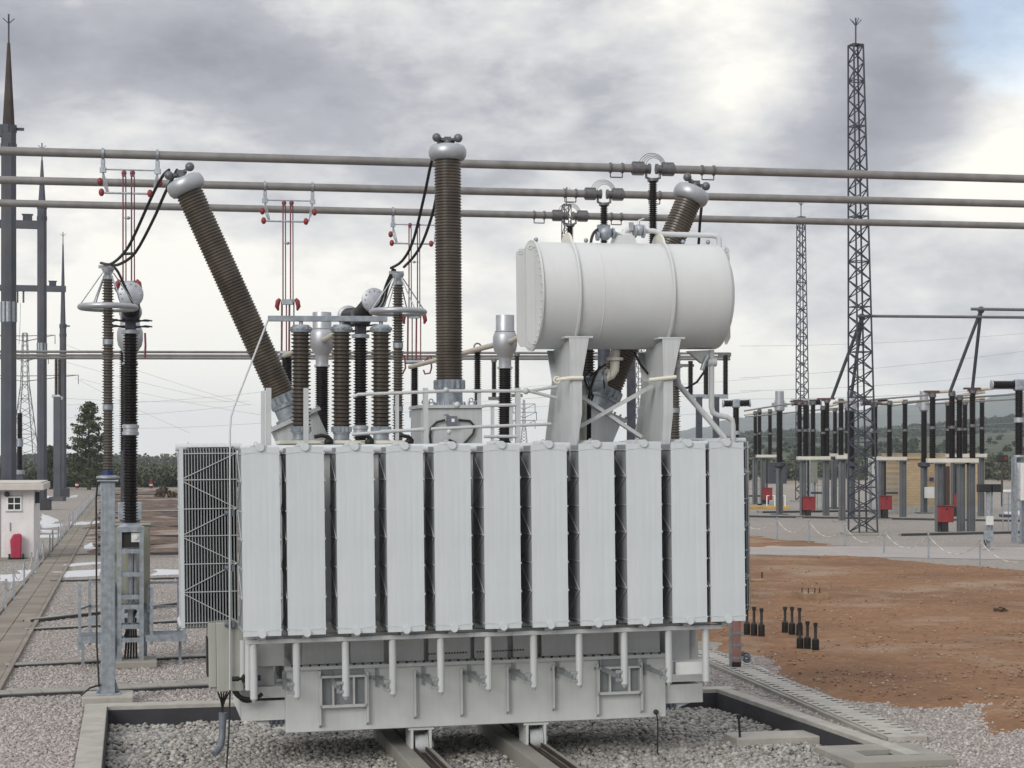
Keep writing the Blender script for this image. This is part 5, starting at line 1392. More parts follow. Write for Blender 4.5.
def pylon(lab, px, Y, y_top, wb, arms, base=0.0):
    t = thing('power_pylon', lab, 'pylon', gx(px, Y)); zt = zat(y_top, Y); k = MB()
    s = Y / 540
    lattice(k, Vector((0, 0, 0)), wb, Vector((0, 0, zt * .62)), wb * .28, 12, .22 * s, .12 * s, 0); lattice(k, Vector((0, 0, zt * .62)), wb * .28, Vector((0, 0, zt)), wb * .16, 10, .18 * s, .10 * s, 0)
    for z, l in arms:
        for sg in (-1, 1):
            e = Vector((sg * l, 0, z + .3)); 
            for y in (-.5, .5): k.bar(Vector((0, y * s, z)), e, .16 * s, .16 * s); k.bar(Vector((0, y * s, z - 1.6 * s)), e, .16 * s, .16 * s)
    k.build('lattice_frame', M_STEELD, t)
    k = MB()
    for z, l in arms:
        for sg in (-1, 1): k.tube([(sg * l, 0, z + .3), (sg * l, 0, z - 2.4 * s)], .12 * s, 5)
    k.build('insulator_string', M_STEELD, t)
    return t
pylon('distant lattice pylon behind the gantry poles on the left', 25, 540, 333, 7.5, [(40, 9.0), (34, 7.0), (28, 16.0)])
pylon('tiny distant pylon seen beside the left conservator leg', 524, 1300, 400, 7, [(41, 8), (35, 9), (29, 8)])

# overhead wires far behind
WIRES = [((28, 337), (-60, 330), 530), ((80, 379), (262, 415), 480), ((66, 345), (250, 405), 470), ((60, 398), (250, 401), 480), ((62, 405), (262, 392), 500), ((66, 418), (252, 404), 500), ((62, 428), (262, 423), 520), ((66, 362), (230, 402), 520), ((75, 378), (190, 433), 520),
         ((392, 392), (560, 384), 600), ((395, 403), (560, 396), 600), ((395, 412), (560, 405), 600), ((500, 420), (720, 412), 600), ((620, 386), (760, 378), 500), ((640, 398), (760, 391), 500),
         ((740, 378), (1060, 346), 300), ((740, 391), (1060, 369), 300), ((736, 399), (1060, 384), 320), ((740, 346), (1060, 330), 420), ((740, 421), (1060, 428), 420), ((745, 436), (1060, 431), 420), ((745, 427), (1060, 420), 500)]
for i, (a, b, Y) in enumerate(WIRES):
    A, B = at(*a, Y), at(*b, Y); k = MB(); k.tube([p - A for p in catenary(A, B, (B - A).length * .012, 16)], .028 * Y / 300 if Y < 400 else .032 * Y / 400, 5)
    o = k.build('overhead_wire', M_WIRE); o.location = A; tag(o, 'thin overhead wire crossing the pale sky ' + ('between the gantry poles and the transformer' if a[0] < 300 else 'behind the transformer bushings' if a[0] < 730 else 'above the switchgear by the tall masts'), 'overhead wire', 'thin overhead wires in the far sky')

# ------------------------------------------------------------------ hut, extinguisher, posts
hc = gnd(33.7, 560); t = thing('hut', 'small white rendered hut with flat concrete roof and a square window', 'hut', hc, TH)
k = MB(); k.box2((-5.5, 0, 0), (0, 5.2, 2.86)); k.build('wall', M_WALLW, t)
k = MB(); k.box2((-6, -.5, 2.863), (.42, 5.7, 3.14)); k.box2((-5.9, -.4, 3.141), (.32, 5.6, 3.20)); k.build('roof', mat('roof_concrete', (.48, .455, .42), .8, var=.08, scale=2, bump=.3), t, .03)
wx = (15.3 - 33.7) * hc.y / F / math.cos(TH); wz = zat(503.5, hc.y) 
k = MB()
for a, b in (((-.29, .24), (.29, .29)), ((-.29, -.29), (.29, -.24)), ((-.29, -.24), (-.24, .24)), ((.24, -.24), (.29, .24)), ((-.02, -.24), (.02, .24)), ((-.24, -.02), (-.02, .02)), ((.02, -.02), (.24, .02))): k.box2((wx + a[0], -.05, wz + a[1]), (wx + b[0], -.003, wz + b[1]))
f_ = k.build('window', M_WHITE, t); k = MB(); k.box2((wx - .25, -.02, wz - .25), (wx + .25, -.002, wz + .25)); k.build('pane', M_GLASS, f_)
k = MB(); k.box2((wx - .34, -.035, wz - .34), (wx + .34, -.001, wz - .292)); k.box2((wx - .34, -.035, wz + .292), (wx + .34, -.001, wz + .34)); k.build('window_surround', M_CONC, f_)
k = MB(); q = (8 - 33.7) * hc.y / F; k.ball((q, -.08, 2.7), .11, 10); k.cyl((q, 0, 2.7), (q, -.1, 2.75), .05, 8); k.build('wall_lamp', M_STEELD, t)
k = MB(); k.box2((.002, 1.0, 2.3), (.18, 2.0, 2.75)); k.build('vent_box', M_STEELD, t)
k = MB(); k.box2((-5.6, -.25, 0.0), (.2, -.002, .12)); k.box2((-5.6, -.5, 0.0), (.25, -.252, .05)); k.build('step', M_SLAB, t, .01)
k = MB(); q = (2 - 33.7) * hc.y / F; k.tube([(q - .05, -.03, 0.1), (q - .05, -.03, 2.8)], .025, 6); q2 = (11 - 33.7) * hc.y / F; k.tube([(q2, -.03, 1.2), (q2, -.03, 1.55)], .02, 6); k.build('wall_conduit', M_GALV, t)
ec = gnd(17, 560.5); t = thing('fire_extinguisher', 'wheeled fire extinguisher under a crimson cover against the white hut', 'fire extinguisher', ec + Vector((0, -.1, 0)), TH)
k = MB(); prof = [(-.2, .10), (.18, .10), (.21, .9), (.22, 1.02), (.14, 1.10), (-.12, 1.08), (-.24, .85)]
k.prism([(x, -.16, z) for x, z in prof], (0, .36, 0)); k.build('cover', M_CRIM, t, .05)
for s in (-1, 1): k = MB(); k.cyl((s * .27 - .04, .02, .14), (s * .27 + .04, .02, .14), .14, 14); k.build('wheel', M_BLACK, t)

# posts with rope along the path
pbase = gnd(4.6, 615); pp_ = []
pst = MB(); pst.bar((0, 0, 0), (0, 0, .95), .055, .055, (1, 0, 0)); pst.box((0, 0, .96), (.065, .065, .02))
pproto = pst.build('fence_post', M_GALV); 
for i in range(37):
    c = pbase + VX * (4.55 * i) + UX * random.uniform(-.05, .05); o = pproto if i == 0 else pproto.copy()
    if i: COL.objects.link(o)
    o.location = c; o.rotation_euler = (R(random.uniform(-1.5, 1.5)), R(random.uniform(-1.5, 1.5)), TH); pp_.append(c)
    tag(o, 'slim grey steel fence post in the rope line between the slab path and the hut' if i < 14 else 'slim grey steel fence post in the far rope line beside the slab path', 'fence post', 'fence posts along the slab path')
k = MB()
for i in range(36): k.tube([p + Vector((0, 0, .86)) - pbase for p in catenary(pp_[i], pp_[i + 1], .35, 8)], .011, 5)
for i in range(12, 36): k.tube([p + Vector((0, 0, .45)) - pbase for p in catenary(pp_[i], pp_[i + 1], .1, 4)], .012, 5)
o = k.build('rope', mat('pale_rope', (.45, .40, .40), .8)); o.location = pbase; tag(o, 'pale sagging rope strung between the posts beside the slab path', 'rope')
for px, Y, lab in ((77, 232, 'red and white marker post in front of the pine'), (146 - 36, 232, 'red and white marker post just right of the slim surge arrester post'), (151, 232, 'red and white marker post right of the near breaker column')):
    t = thing('marker_post', lab, 'marker post', gx(px, Y)); k = MB(); k.cyl((0, 0, 0), (0, 0, .35), .22, 12); k.cyl((0, 0, .55), (0, 0, 1.05), .22, 12, .16); k.ball((0, 0, 1.05), .2, 10); k.build('red_band', M_RED, t); k = MB(); k.cyl((0, 0, .35), (0, 0, .55), .225, 12); k.build('white_band', M_WHITE, t)

# ------------------------------------------------------------------ things on the right foreground
def bolt(px, py, Y_h, lab):
    c = gnd(px, py); t = thing('anchor_rod', lab, 'anchor rod', c + Vector((0, 0, .03)), random.random()); h = Y_h * c.y / F
    k = MB(); k.lathe([(.07, 0), (.078, .02), (.078, h * .42), (.04, h * .47), (.032, h * .49), (.032, h * .88)], 12); k.build('shaft', M_BLACK, t)
    k = MB(); k.lathe([(.05, h * .88), (.05, h)], 6); k.build('nut', M_BLACK, t)
BL = [(747, 637, 29, 'left rod of the three beside the radiator end'), (754, 638, 30, 'middle rod of the three beside the radiator end'), (761.5, 638.5, 29, 'right rod of the three beside the radiator end'),
      (785, 635, 27, 'left rod of the middle cluster on the clay'), (792, 637, 29, 'middle rod of the middle cluster on the clay'), (799.5, 638, 29, 'right rod of the middle cluster on the clay'),
      (800, 651.5, 28, 'left rod of the nearest cluster on the clay'), (807.5, 651.5, 29, 'middle rod of the nearest cluster on the clay'), (815.5, 653, 29, 'right rod of the nearest cluster on the clay')]
for px, py, h, lab in BL: bolt(px, py, h, 'black upright anchor rod, ' + lab)
c = gnd(810, 600); t = thing('formwork', 'low brown formwork block with rods poking up on the clay', 'formwork', c, TH)
k = MB(); k.box2((-.38, -.5, 0), (.38, -.46, .24)); k.box2((-.38, .46, 0), (.38, .5, .24)); k.box2((-.38, -.46, 0), (-.34, .46, .24)); k.box2((.34, -.46, 0), (.38, .46, .24)); k.build('boards', M_WOOD, t)
k = MB(); k.box2((-.338, -.458, 0), (.338, .458, .18)); k.build('fill', M_CONC, t); k = MB()
for x in (-.25, -.05, .15, .3): k.cyl((x, 0, .16), (x, 0, .36), .02, 6)
k.build('rebar', M_RUST, t)
c = gnd(762, 584); t = thing('formwork', 'dark low formwork block beside the radiator end', 'formwork', c, TH); k = MB(); k.box2((-.4, -.4, 0), (.05, .4, .15)); k.build('boards', M_WOOD, t); k = MB(); k.cyl((0, 0, .2), (0, 0, .4), .03, 6); k.build('rebar', M_RUST, t)
c = gnd(736, 671); t = thing('clamped_pipe', 'brown plastic pipe with steel bands rising at the trench beside the last radiator', 'pipe', c + Vector((0, 0, .08)), TH)
k = MB(); k.cyl((0, 0, .10), (0, 0, 1.12), .10, 20); k.build('pipe', M_PVC, t)
k = MB()
for z in (.16, .42, .66, .92): k.lathe([(.102, z), (.112, z), (.112, z + .05), (.102, z + .05)], 20, cap=False); k.box((.09, -.06, z + .025), (.08, .06, .06))
k.bar((-.12, -.02, 0), (-.12, -.02, 1.1), .05, .03, (1, 0, 0)); k.build('steel_band', M_GALV, t)
k = MB(); k.cyl((0, 0, 0), (0, 0, .11), .103, 20); k.build('pipe_shoe', M_BLACK, t)
k = MB(); k.torus((.22, 0, .16), .06, .028, (.6, 1, .3), 18, 8); k.torus((.23, .03, .2), .07, .02, (.9, 1, .1), 18, 8); k.tube([(.16, 0, .3), (.08, 0, .2)], .03, 6); k.build('cable_coil', M_CONDUIT, t)
c = gnd(760, 742, -.2); t = thing('sump_block', 'low concrete sump block lying in the pit stones at the right', 'concrete block', c, TH)
k = MB(); k.box2((-.5, -.35, -.1), (.9, .3, .12)); k.build('block', M_CONC, t, .02); k = MB(); k.cyl((-.4, -.2, .12), (-.42, -.2, .42), .02, 8); k.box((-.42, -.2, .44), (.06, .05, .06)); k.build('peg', M_BLACK, t)
c = gnd(884, 759, 0); t = thing('sump_cover', 'slotted concrete slab around a dark sump opening beside the pit corner', 'sump', c, TH)
k = MB(); k.box2((-.75, .28, -.0), (.75, .75, .09)); k.box2((-.75, -.75, -.0), (.75, -.24, .10)); k.box2((-.75, -.238, 0), (-.35, .278, .092)); k.box2((.45, -.238, 0), (.75, .278, .092)); k.build('slab', M_SLAB, t, .01)
k = MB(); k.box2((-.348, -.236, .004), (.448, .276, .012)); k.build('opening', M_BLACK, t)  # flat black sheet painted in for the dark inside the sump
c = TM @ L(656, 712, TV - .03); t = thing('earth_wire', 'black earth wire hanging from the tank corner into the pit stones', 'cable', c); k = MB(); k.tube([(0, 0, 0), (.02, -.08, -.1), (.015, -.1, -.6), (.03, -.12, -.62)], .012, 6); k.build('wire', M_BLACK, t); k = MB(); k.ball((0, 0, 0), .04, 8); k.build('lug', M_RUST, t)
c = gnd(290, 768, -.2)
for i, (px, py) in enumerate(((1000, 612),)):
    c = gnd(px, py, .05); V_, F_ = leaves([(c.x, c.y, .08)], [(.18, .18, .10)], 90, .04); o = numpy_mesh('dry_shrub', V_, F_, M_SHRUB); tag(o, 'small dry tuft alone on the red clay near the picture edge', 'plant')
for i, (px, py, lab) in enumerate(((163, 494, 'dry round shrub on the bare earth right of the near breaker, largest'), (160, 497, 'low dry shrub in front of the largest one on the bare earth'), (172, 497, 'low dry shrub nearest the radiators on the bare earth'))):
    c = gnd(px, py, .2); s_ = (.75, .5, .5)[i]; V_, F_ = leaves([(c.x, c.y, .45 * s_ + .15)], [(s_, s_, .55 * s_)], 260, .14); o = numpy_mesh('dry_shrub', V_, F_, M_SHRUB); tag(o, lab, 'shrub')

# ------------------------------------------------------------------ right hand switchyard
def hsec(k, a, b, w_=.36):
    w_ *= .82
    """H section column"""
    a, b = Vector(a), Vector(b); x = UX
    k.bar(a, b, .02, w_, VX); 
    for s in (-1, 1): k.bar(a + x * (s * w_ / 2), b + x * (s * w_ / 2), w_, .035, VX)
M_BEAM = mat('pale_beam', (.52, .50, .45), .6, var=.1, scale=2)
M_YCOL = mat('yard_column', (.145, .155, .165), .55, .3, var=.15, scale=1, streak=.15)
M_CU = mat('coppery_contact', (.11, .055, .045), .5, .3, var=.2)
def disconnector(lab, Y, beams, posts, cols, box=None, arms=(), hats=()):
    x0 = beams[0][0]; o_ = gx((beams[0][0] + beams[0][1]) / 2, Y); t = thing('disconnector', lab, 'disconnector', o_)
    P = lambda px, py, dy=0: at(px, py, Y) + Vector((0, dy, 0)) - o_
    for a, b, y in beams:
        k = MB(); q0, q1 = P(a, y), P(b, y); k.bar(q0, q1, .55, .22, (0, 1, 0)); k.build('base_beam', M_BEAM, t)
    zb = P(0, beams[0][2]).z
    for px, yt in posts:
        q = P(px, yt); k = MB(); zm = (q.z + zb) / 2
        insul(k, (q.x, 0, zb + .12), (0, 0, 1), zm - zb - .2, .15, .20, .085, 12); insul(k, (q.x, 0, zm + .08), (0, 0, 1), q.z - zm - .2, .14, .19, .085, 12); o = k.build('insulator', M_BLACKP, t)
        k = MB(); k.cyl((q.x, 0, zm - .08), (q.x, 0, zm + .08), .22, 10); k.build('joint', M_ALUD, o); k = MB(); k.cyl((q.x, 0, q.z - .12), (q.x, 0, q.z + .05), .2, 10); k.box((q.x, 0, q.z + .1), (.3, .3, .12)); k.build('fitting', M_ALUD, o)
    for px in cols:
        k = MB(); x = P(px, 0).x; hsec(k, (x, 0, 0), (x, 0, zb - .11), .40); k.box((x, 0, .03), (.7, .7, .06)); k.box((x, 0, zb - .16), (.8, .6, .06)); o = k.build('column', M_YCOL, t)
        k = MB(); k.box((x, 0, .02), (1.1, 1.1, .12)); k.build('footing', M_SLAB, o)
    if box:
        a, b, y0, y1 = box; q0, q1 = P(a, y1), P(b, y0); k = MB(); k.box2((q0.x, -.55, q0.z), (q1.x, -.1, q1.z)); bo = k.build('drive_box', M_RED, t, .03)
        k = MB(); k.box2((q0.x - .03, -.6, q1.z + .001), (q1.x + .03, -.05, q1.z + .04)); k.build('rain_hood', M_RED, bo)
        k = MB(); xm = (q0.x + q1.x) / 2; k.box((xm - .05, -.33, q0.z / 2), (.36, .3, q0.z)); k.cyl((xm, -.1, q1.z), (xm, -.1, zb), .07, 8); k.cyl((xm + .02, -.56, q1.z - .16), (xm + .02, -.58, q1.z - .16), .06, 10); k.build('drive_shaft', M_BLACK, bo)
    for a, b, c_, d_ in arms:
        k = MB(); k.cyl(P(a, b), P(c_, d_), .085, 10); k.build('contact_arm', M_LINK, t)
    for px, y, w_ in hats:
        k = MB(); q = P(px, y); k.box(q, (w_, .35, .10)); k.box(q + Vector((0, 0, -.1)), (w_ * .5, .25, .12)); k.build('contact', M_CU, t)
    return t
disconnector('far disconnector with red drive box, first right of the radiators', 155, [(756, 777, 456)], [(755.3, 413), (759.5, 411), (770, 411)], [755, 763], (762, 771.5, 488, 500), [(744, 415, 776, 411)])
disconnector('disconnector with white beam and red drive box just left of the tall near mast', 123, [(797, 830, 458)], [(799.5, 403), (805.5, 403), (813, 403), (823, 408), (827, 401)], [803, 826], (802, 814, 497, 510), [(795, 402, 806, 402), (823, 408, 845, 402)], [(799, 401.5, 1.2), (826, 398.8, 1.2)])
disconnector('short disconnector directly behind the tall near mast', 140, [(822, 852, 455)], [(835, 410), (847, 409)], [834, 850], None, [(822, 411, 852, 407)])
disconnector('single post disconnector with a tall column touching the left of the tall near mast', 116, [(836, 848, 457)], [(841, 401)], [842], None, [(835, 402, 850, 400)])
disconnector('disconnector with red drive box in front of the left part of the brick building', 120, [(871, 906, 458.5)], [(875, 405), (889.5, 403), (905, 402)], [882, 903], (879, 890.5, 496, 509.5), [(870, 404, 906, 401)], [(874, 403, 1.0)])
disconnector('near disconnector with red drive box in front of the brown door', 99, [(927, 977.5, 460.5)], [(932.5, 395), (952, 394), (959.5, 398), (972.5, 391)], [939, 961, 971], (936.5, 951.5, 506, 522), [(926, 393, 954, 391), (950, 397, 985, 392), (972, 390.5, 992, 388.5)], [(931.5, 391.5, .8), (972, 388.5, .9)])
disconnector('rear disconnector with small red drive box right of the brown door', 124, [(946, 986, 455.5)], [(948, 404), (965, 403), (982, 401)], [954, 981], (952.5, 959, 494, 507), [(945, 402, 985, 398)])
def yard_ct(lab, px, Y, ytop, box=None):
    t = thing('current_transformer', lab, 'instrument transformer', gx(px, Y), TH); z = lambda y: zat(y, Y)
    k = MB(); k.lathe([(.20, z(412)), (.36, z(410)), (.36, z(400.5)), (.31, z(400)), (.31, z(391.5)), (.28, z(391))], 16); k.box((-.4, 0, z(405)), (.3, .25, .3)); k.box((.4, 0, z(405)), (.3, .25, .3)); k.build('head', M_RING, t)
    k = MB(); insul(k, (0, 0, z(462)), (0, 0, 1), z(411) - z(462), .19, .25, .09, 14); k.build('insulator', M_BLACKP, t)
    k = MB(); k.lathe([(.2, z(468)), (.45, z(466)), (.45, z(463)), (.25, z(462))], 12); k.build('terminal_base', M_STEELD, t)
    k = MB(); hsec(k, (0, 0, 0), (0, 0, z(468)), .42); k.box((0, 0, .05), (1, 1, .1)); k.build('column', M_YCOL, t)
    if box: k = MB(); k.box2((-.1, -.7, z(498)), (.5, -.25, z(487))); k.build('terminal_box', M_CABW, t, .02)
    return t
yard_ct('silver headed current transformer on a dark column left of the far lattice mast', 779.5, 129, 391)
yard_ct('silver headed current transformer seen through the tall near mast', 851.5, 126, 391)
yard_ct('silver headed current transformer with a white box on its column before the brick building', 924, 132, 391, True)
def yard_breaker(lab, Y, x0, x1, yc, r, col, ybot, cab=None):
    o_ = gx(col, Y); t = thing('circuit_breaker', lab, 'circuit breaker', o_); P = lambda px, py, dy=0: at(px, py, Y) + Vector((0, dy, 0)) - o_
    a, b, m_ = P(x0, yc), P(x1, yc - .5), P(col, yc)
    for e in (a, b):
        d = (e - m_); k = MB(); insul(k, m_ + d.normalized() * .2, d, d.length - .2, r * .8, r, .09, 14); o = k.build('interrupter_chamber', M_BLACKP, t)
        k = MB(); k.lathe([(r * .9, 0), (r * 1.1, .02), (r * 1.1, .1), (.02, .13)], 16, e, d); k.build('end_cap', M_GALVL, o)
    k = MB(); k.box(m_, (.5, .5, .55)); k.build('chamber_housing', M_GALV, t, .06)
    zb = P(col, ybot).z; zm = (zb + m_.z) / 2
    k = MB(); insul(k, (0, 0, zb), (0, 0, 1), m_.z - zb - .25, r * .75, r * .95, .09, 14); k.build('insulator', M_BLACKP, t)
    k = MB(); k.cyl((0, 0, zm - .12), (0, 0, zm + .12), r * 1.15, 14); k.build('flange', M_GALVL, t); k = MB(); k.cyl((0, 0, zb - .1), (0, 0, zb), r * 1.2, 14); k.build('flange', M_GALVL, t)
    k = MB()
    for x in (-.25, .25):
        for y in (-.25, .25): k.bar((x, y, 0), (x, y, zb - .1), .1, .1, (1, 0, 0))
    for z in np.linspace(.3, zb - .4, 5): k.box((0, -.25, z), (.4, .06, .08)); k.box((0, .25, z), (.4, .06, .08))
    k.build('lattice_stand', M_GALV, t)
    if cab:
        q0, q1 = P(cab[0], cab[3]), P(cab[1], cab[2]); k = MB(); k.box2((q0.x, -1.0, q0.z), (q1.x, -.3, q1.z)); c_ = k.build('drive_cabinet', M_CABW, t, .02)
        k = MB(); 
        for px in (cab[0] - 2.5, cab[0] + 1, cab[0] + 5): x = P(px, 0).x; k.bar((x, -.8, 0), (x, -.8, q0.z + .02), .07, .07, (1, 0, 0))
        x = P(cab[0] - 2.5, 0).x
        for z in np.linspace(.3, q0.z + 1.0, 7): k.box(((x + q0.x) / 2, -.8, z), (q0.x - x, .05, .05))
        k.bar((x, -.8, q0.z), (x, -.8, q0.z + 1.6), .07, .07, (1, 0, 0)); k.build('ladder', M_GALV, c_)
    return t
yard_breaker('small T shaped circuit breaker just right of the conservator drain pipe', 118, 724, 749, 403.5, .24, 736, 462)
yard_breaker('T shaped circuit breaker partly behind the far lattice mast', 132, 793, 820, 402.5, .24, 806, 458)
yard_breaker('T shaped circuit breaker just right of the tall near mast', 132, 862, 887, 402.5, .24, 874, 458)
yard_breaker('large T shaped circuit breaker with pale cabinet and ladder at the right picture edge', 88, 993, 1046, 385, .22, 1019, 455, (1015, 1032, 463, 500))
# pale conductors running through the yard
for a, b, Y, lab in [((744, 411), (784, 404.5), 127, 'pale conductor tube between the radiators and the first silver head'), ((745, 417), (838, 408), 138, 'pale lower conductor tube in front of the far hills by the far mast'), ((783, 405), (800, 402.5), 124, 'short pale conductor right of the first silver head'),
                     ((833, 403), (930, 395), 112, 'reddish pale conductor rising past the tall near mast'), ((890, 406), (925, 401), 126, 'short pale conductor in front of the brick building roof'), ((905, 402), (1019, 394), 100, 'long pale conductor ending at the large right breaker'), ((926, 404), (1019, 399), 118, 'long pale lower conductor ending at the large right breaker')]:
    link(lab, at(*a, Y), at(*b, Y), .055, M_ALU)
# high tubes with slanting struts
A = at(858, 316, 97); B = at(1040, 317.5, 97); k = MB(); k.cyl((0, 0, 0), B - A, .078, 12); o = k.build('tube_busbar', M_ALUD); o.location = A; tag(o, 'lower grey tube busbar reaching right from the tall near mast', 'busbar')
A = at(971, 309, 92); B = at(1040, 310, 92); k = MB(); k.cyl((0, 0, 0), B - A, .078, 12); o = k.build('tube_busbar', M_ALUD); o.location = A; tag(o, 'short upper grey tube busbar at the right picture edge', 'busbar')
for lab, ap, f1, f2, Y in (('slanting two legged strut from the near disconnector up to the short upper tube', (981, 310), (950, 392), (972.5, 388), 97), ('slanting two legged strut behind the tall near mast up to the lower tube', (862, 317), (832, 398), (851, 398), 98)):
    a = at(*ap, Y); k = MB(); k.cyl((0, 0, 0), at(*f1, Y + 1) - a, .09, 10); k.cyl((0, 0, 0), at(*f2, Y + 1) - a, .09, 10); k.ball((0, 0, 0), .2, 10); o = k.build('bus_strut', M_STEELD); o.location = a; tag(o, lab, 'strut')

# brick building
Yb = 134; bc = gx(901, Yb); t = thing('brick_building', 'low ochre brick building with flat roof and brown door behind the switchgear', 'building', bc, TH)
wl = 6.75; hb = 4.35; dp = 3.1
k = MB(); k.box2((0, 0, .5), (wl, dp, hb - .35)); k.build('wall', M_BRICK, t)
k = MB(); k.box2((-.06, -.06, 0), (wl + .06, dp + .06, .499)); k.build('plinth', M_CONC, t)
k = MB(); k.box2((-.12, -.12, hb - .348), (wl + .12, dp + .12, hb)); k.build('roof', M_BRICK, t)
k = MB(); k.box2((-.16, -.16, hb + .001), (wl + .16, dp + .16, hb + .08)); k.build('coping', M_CONC, t)
x = (946.5 - 901) * Yb / F / math.cos(TH); k = MB(); k.box2((x - .38, -.04, .3), (x + .38, -.002, 3.4)); d_ = k.build('door', mat('brown_door', (.06, .028, .022), .5), t)
k = MB(); k.box2((x - .44, -.03, .3), (x - .381, -.001, 3.46)); k.box2((x + .381, -.03, .3), (x + .44, -.001, 3.46)); k.box2((x - .38, -.03, 3.401), (x + .38, -.001, 3.46)); k.build('door_frame', M_STEELD, d_)
k = MB(); k.box2((x + .9, -.04, 2.2), (x + 1.2, -.002, 2.9)); k.build('wall_plate', M_CABW, t); k = MB(); q = (933 - 901) * Yb / F; k.box((q, -.15, 2.5), (.25, .2, .25)); k.build('wall_lamp', M_BLUE, t)

def cabinet(lab, x0, x1, y0, y1, Y, m, depth=.7, legs=False, cat='cabinet', name='cabinet'):
    q0, q1 = at(x0, y1, Y), at(x1, y0, Y); o_ = gx((x0 + x1) / 2, Y); t = thing(name, lab, cat, o_, TH); hw = (q1.x - q0.x) / 2
    k = MB(); k.box2((-hw, 0, q0.z if legs else max(.1, q0.z)), (hw, depth, q1.z)); b = k.build('body', m, t, .03)
    k = MB(); k.box2((-hw - .04, -.06, q1.z + .001), (hw + .04, depth + .04, q1.z + .06)); k.build('top', m, b)
    k = MB(); k.box2((-hw * .5, -.03, (q0.z + q1.z) / 2 + .05), (-hw * .2, -.001, (q0.z + q1.z) / 2 + .3)); k.build('handle', M_BLACK, b)
    k = MB()
    if legs:
        for s in (-1, 1): k.bar((s * hw * .8, depth / 2, 0), (s * hw * .8, depth / 2, q0.z), .12, .12, (1, 0, 0))
        k.build('leg', M_GALV, t)
    else: k.box2((-hw - .02, -.02, 0), (hw + .02, depth + .02, max(.1, q0.z) - .002)); k.build('plinth', M_STEELD, t)
    return t
cabinet('tall green grey cabinet on legs behind the disconnector left of the tall mast', 806, 818, 461, 483, 142, M_CABG, .8, True)
cabinet('pale floor cabinet with dark handle left of the tall mast', 831, 840.5, 485, 508, 144, M_CABW)
cabinet('tall pale cabinet on legs at the left corner of the brick building', 871, 883, 457, 482, 138, M_CABW, .6, True)
cabinet('dark blue kiosk on a white plinth behind the first silver headed transformer', 769, 787, 463, 481, 270, M_STEELD, 3, False, 'kiosk', 'kiosk')
def frame_rail(lab, x0, x1, y0, y1, Y, n=4):
    o_ = gx((x0 + x1) / 2, Y); t = thing('platform_frame', lab, 'railing', o_); P = lambda px, py: at(px, py, Y) - o_; k = MB()
    for i in range(n): px = x0 + (x1 - x0) * i / (n - 1); k.bar(Vector((P(px, 0).x, 0, 0)), P(px, y0), .06, .06, (1, 0, 0))
    for y in (y0, (y0 + y1) / 2): k.bar(P(x0, y), P(x1, y), .05, .05, (0, 1, 0))
    k.build('railing', M_GALV, t); k = MB(); q = P((x0 + x1) / 2, y1); k.box((q.x, .4, q.z), ((x1 - x0) * Y / F, .9, .15)); k.build('platform', M_STEELD, t)
frame_rail('small railed service platform left of the red drive box by the tall mast', 808, 822, 478, 493, 141)
frame_rail('small railed service platform against the brick wall', 880, 898, 478, 493, 130)
frame_rail('railed service platform left of the large right breaker', 1003, 1014, 493, 516, 100, 3)
frame_rail('railed service platform behind the first red drive box', 748, 765, 482, 496, 160, 4)
c = gx(768, 143); t = thing('ochre_kerb', 'ochre painted kerb in front of the first red drive box', 'kerb', c); k = MB(); k.box((0, 0, .12), (3.3, .5, .24)); k.build('kerb_block', M_YEL, t, .03)
c = gx(776, 148); t = thing('barrier', 'low red and white pipe barrier behind the ochre kerb', 'barrier', c); hw = .75; k = MB()
for x0 in (-hw, .1): k.tube([(x0, 0, 0), (x0, 0, .95), (x0 + .65, 0, .95), (x0 + .65, 0, 0)], .05, 8)
k.build('white_pipe', M_WHITE, t); k = MB()
for x0 in (-hw, .1): k.tube([(x0 + .2, 0, .95), (x0 + .45, 0, .95)], .053, 8)
k.build('red_band', M_RED, t)
# concrete strips on the far ground
for a, b, w_, lab in [((745, 517), (1040, 522), .8, 'far pale cable trench running behind the red drive boxes'), ((760, 513), (900, 511), .8, 'far pale cable trench behind the ochre kerb'), ((900, 536), (1040, 533), .22, 'thin dark cable trench before the near disconnector')]:
    trench('cable_trench', lab, gnd(*a), gnd(*b), w_, .16, 1.5, M_SLAB)
# floodlight post
c = gnd(988, 550); Yf = c.y; t = thing('camera_post', 'grey post with two black floodlight housings and small boxes by the pale lane', 'lamp post', c)
P = lambda px, py: at(px, py, Yf) - c
k = MB(); k.bar((0, 0, 0), (0, 0, P(0, 488).z), .16, .16, (1, 0, 0)); k.box((0, 0, .02), (.4, .4, .04)); k.bar((.2, .1, .4), (.2, .1, P(0, 487).z), .08, .08, (1, 0, 0)); k.build('post', M_GALV, t)
for x0, x1 in ((977.5, 990), (991.5, 1000)):
    q0, q1 = P(x0, 492), P(x1, 484); k = MB(); k.box2((q0.x, -.25, q0.z), (q1.x, .2, q1.z)); k.build('lamp_housing', M_BLACK, t, .03)
for a in ((985, 992, 516, 525, M_CABW), (983, 987, 531, 540, M_GALV), (986, 992, 531, 541, M_GALV)):
    q0, q1 = P(a[0], a[3]), P(a[1], a[2]); k = MB(); k.box2((q0.x, -.28, q0.z), (q1.x, -.085, q1.z)); k.build('switch_box', a[4], t, .02)
k = MB(); k.tube(bez(P(984, 540), P(986, 548), P(991, 550)), .03, 6); k.build('cable', M_BLACK, t)
t = thing('signal_lamp', 'dark double signal lamp on a thin post behind the brick building', 'signal lamp', gx(1002, 150)); zz = zat(458.5, 150)
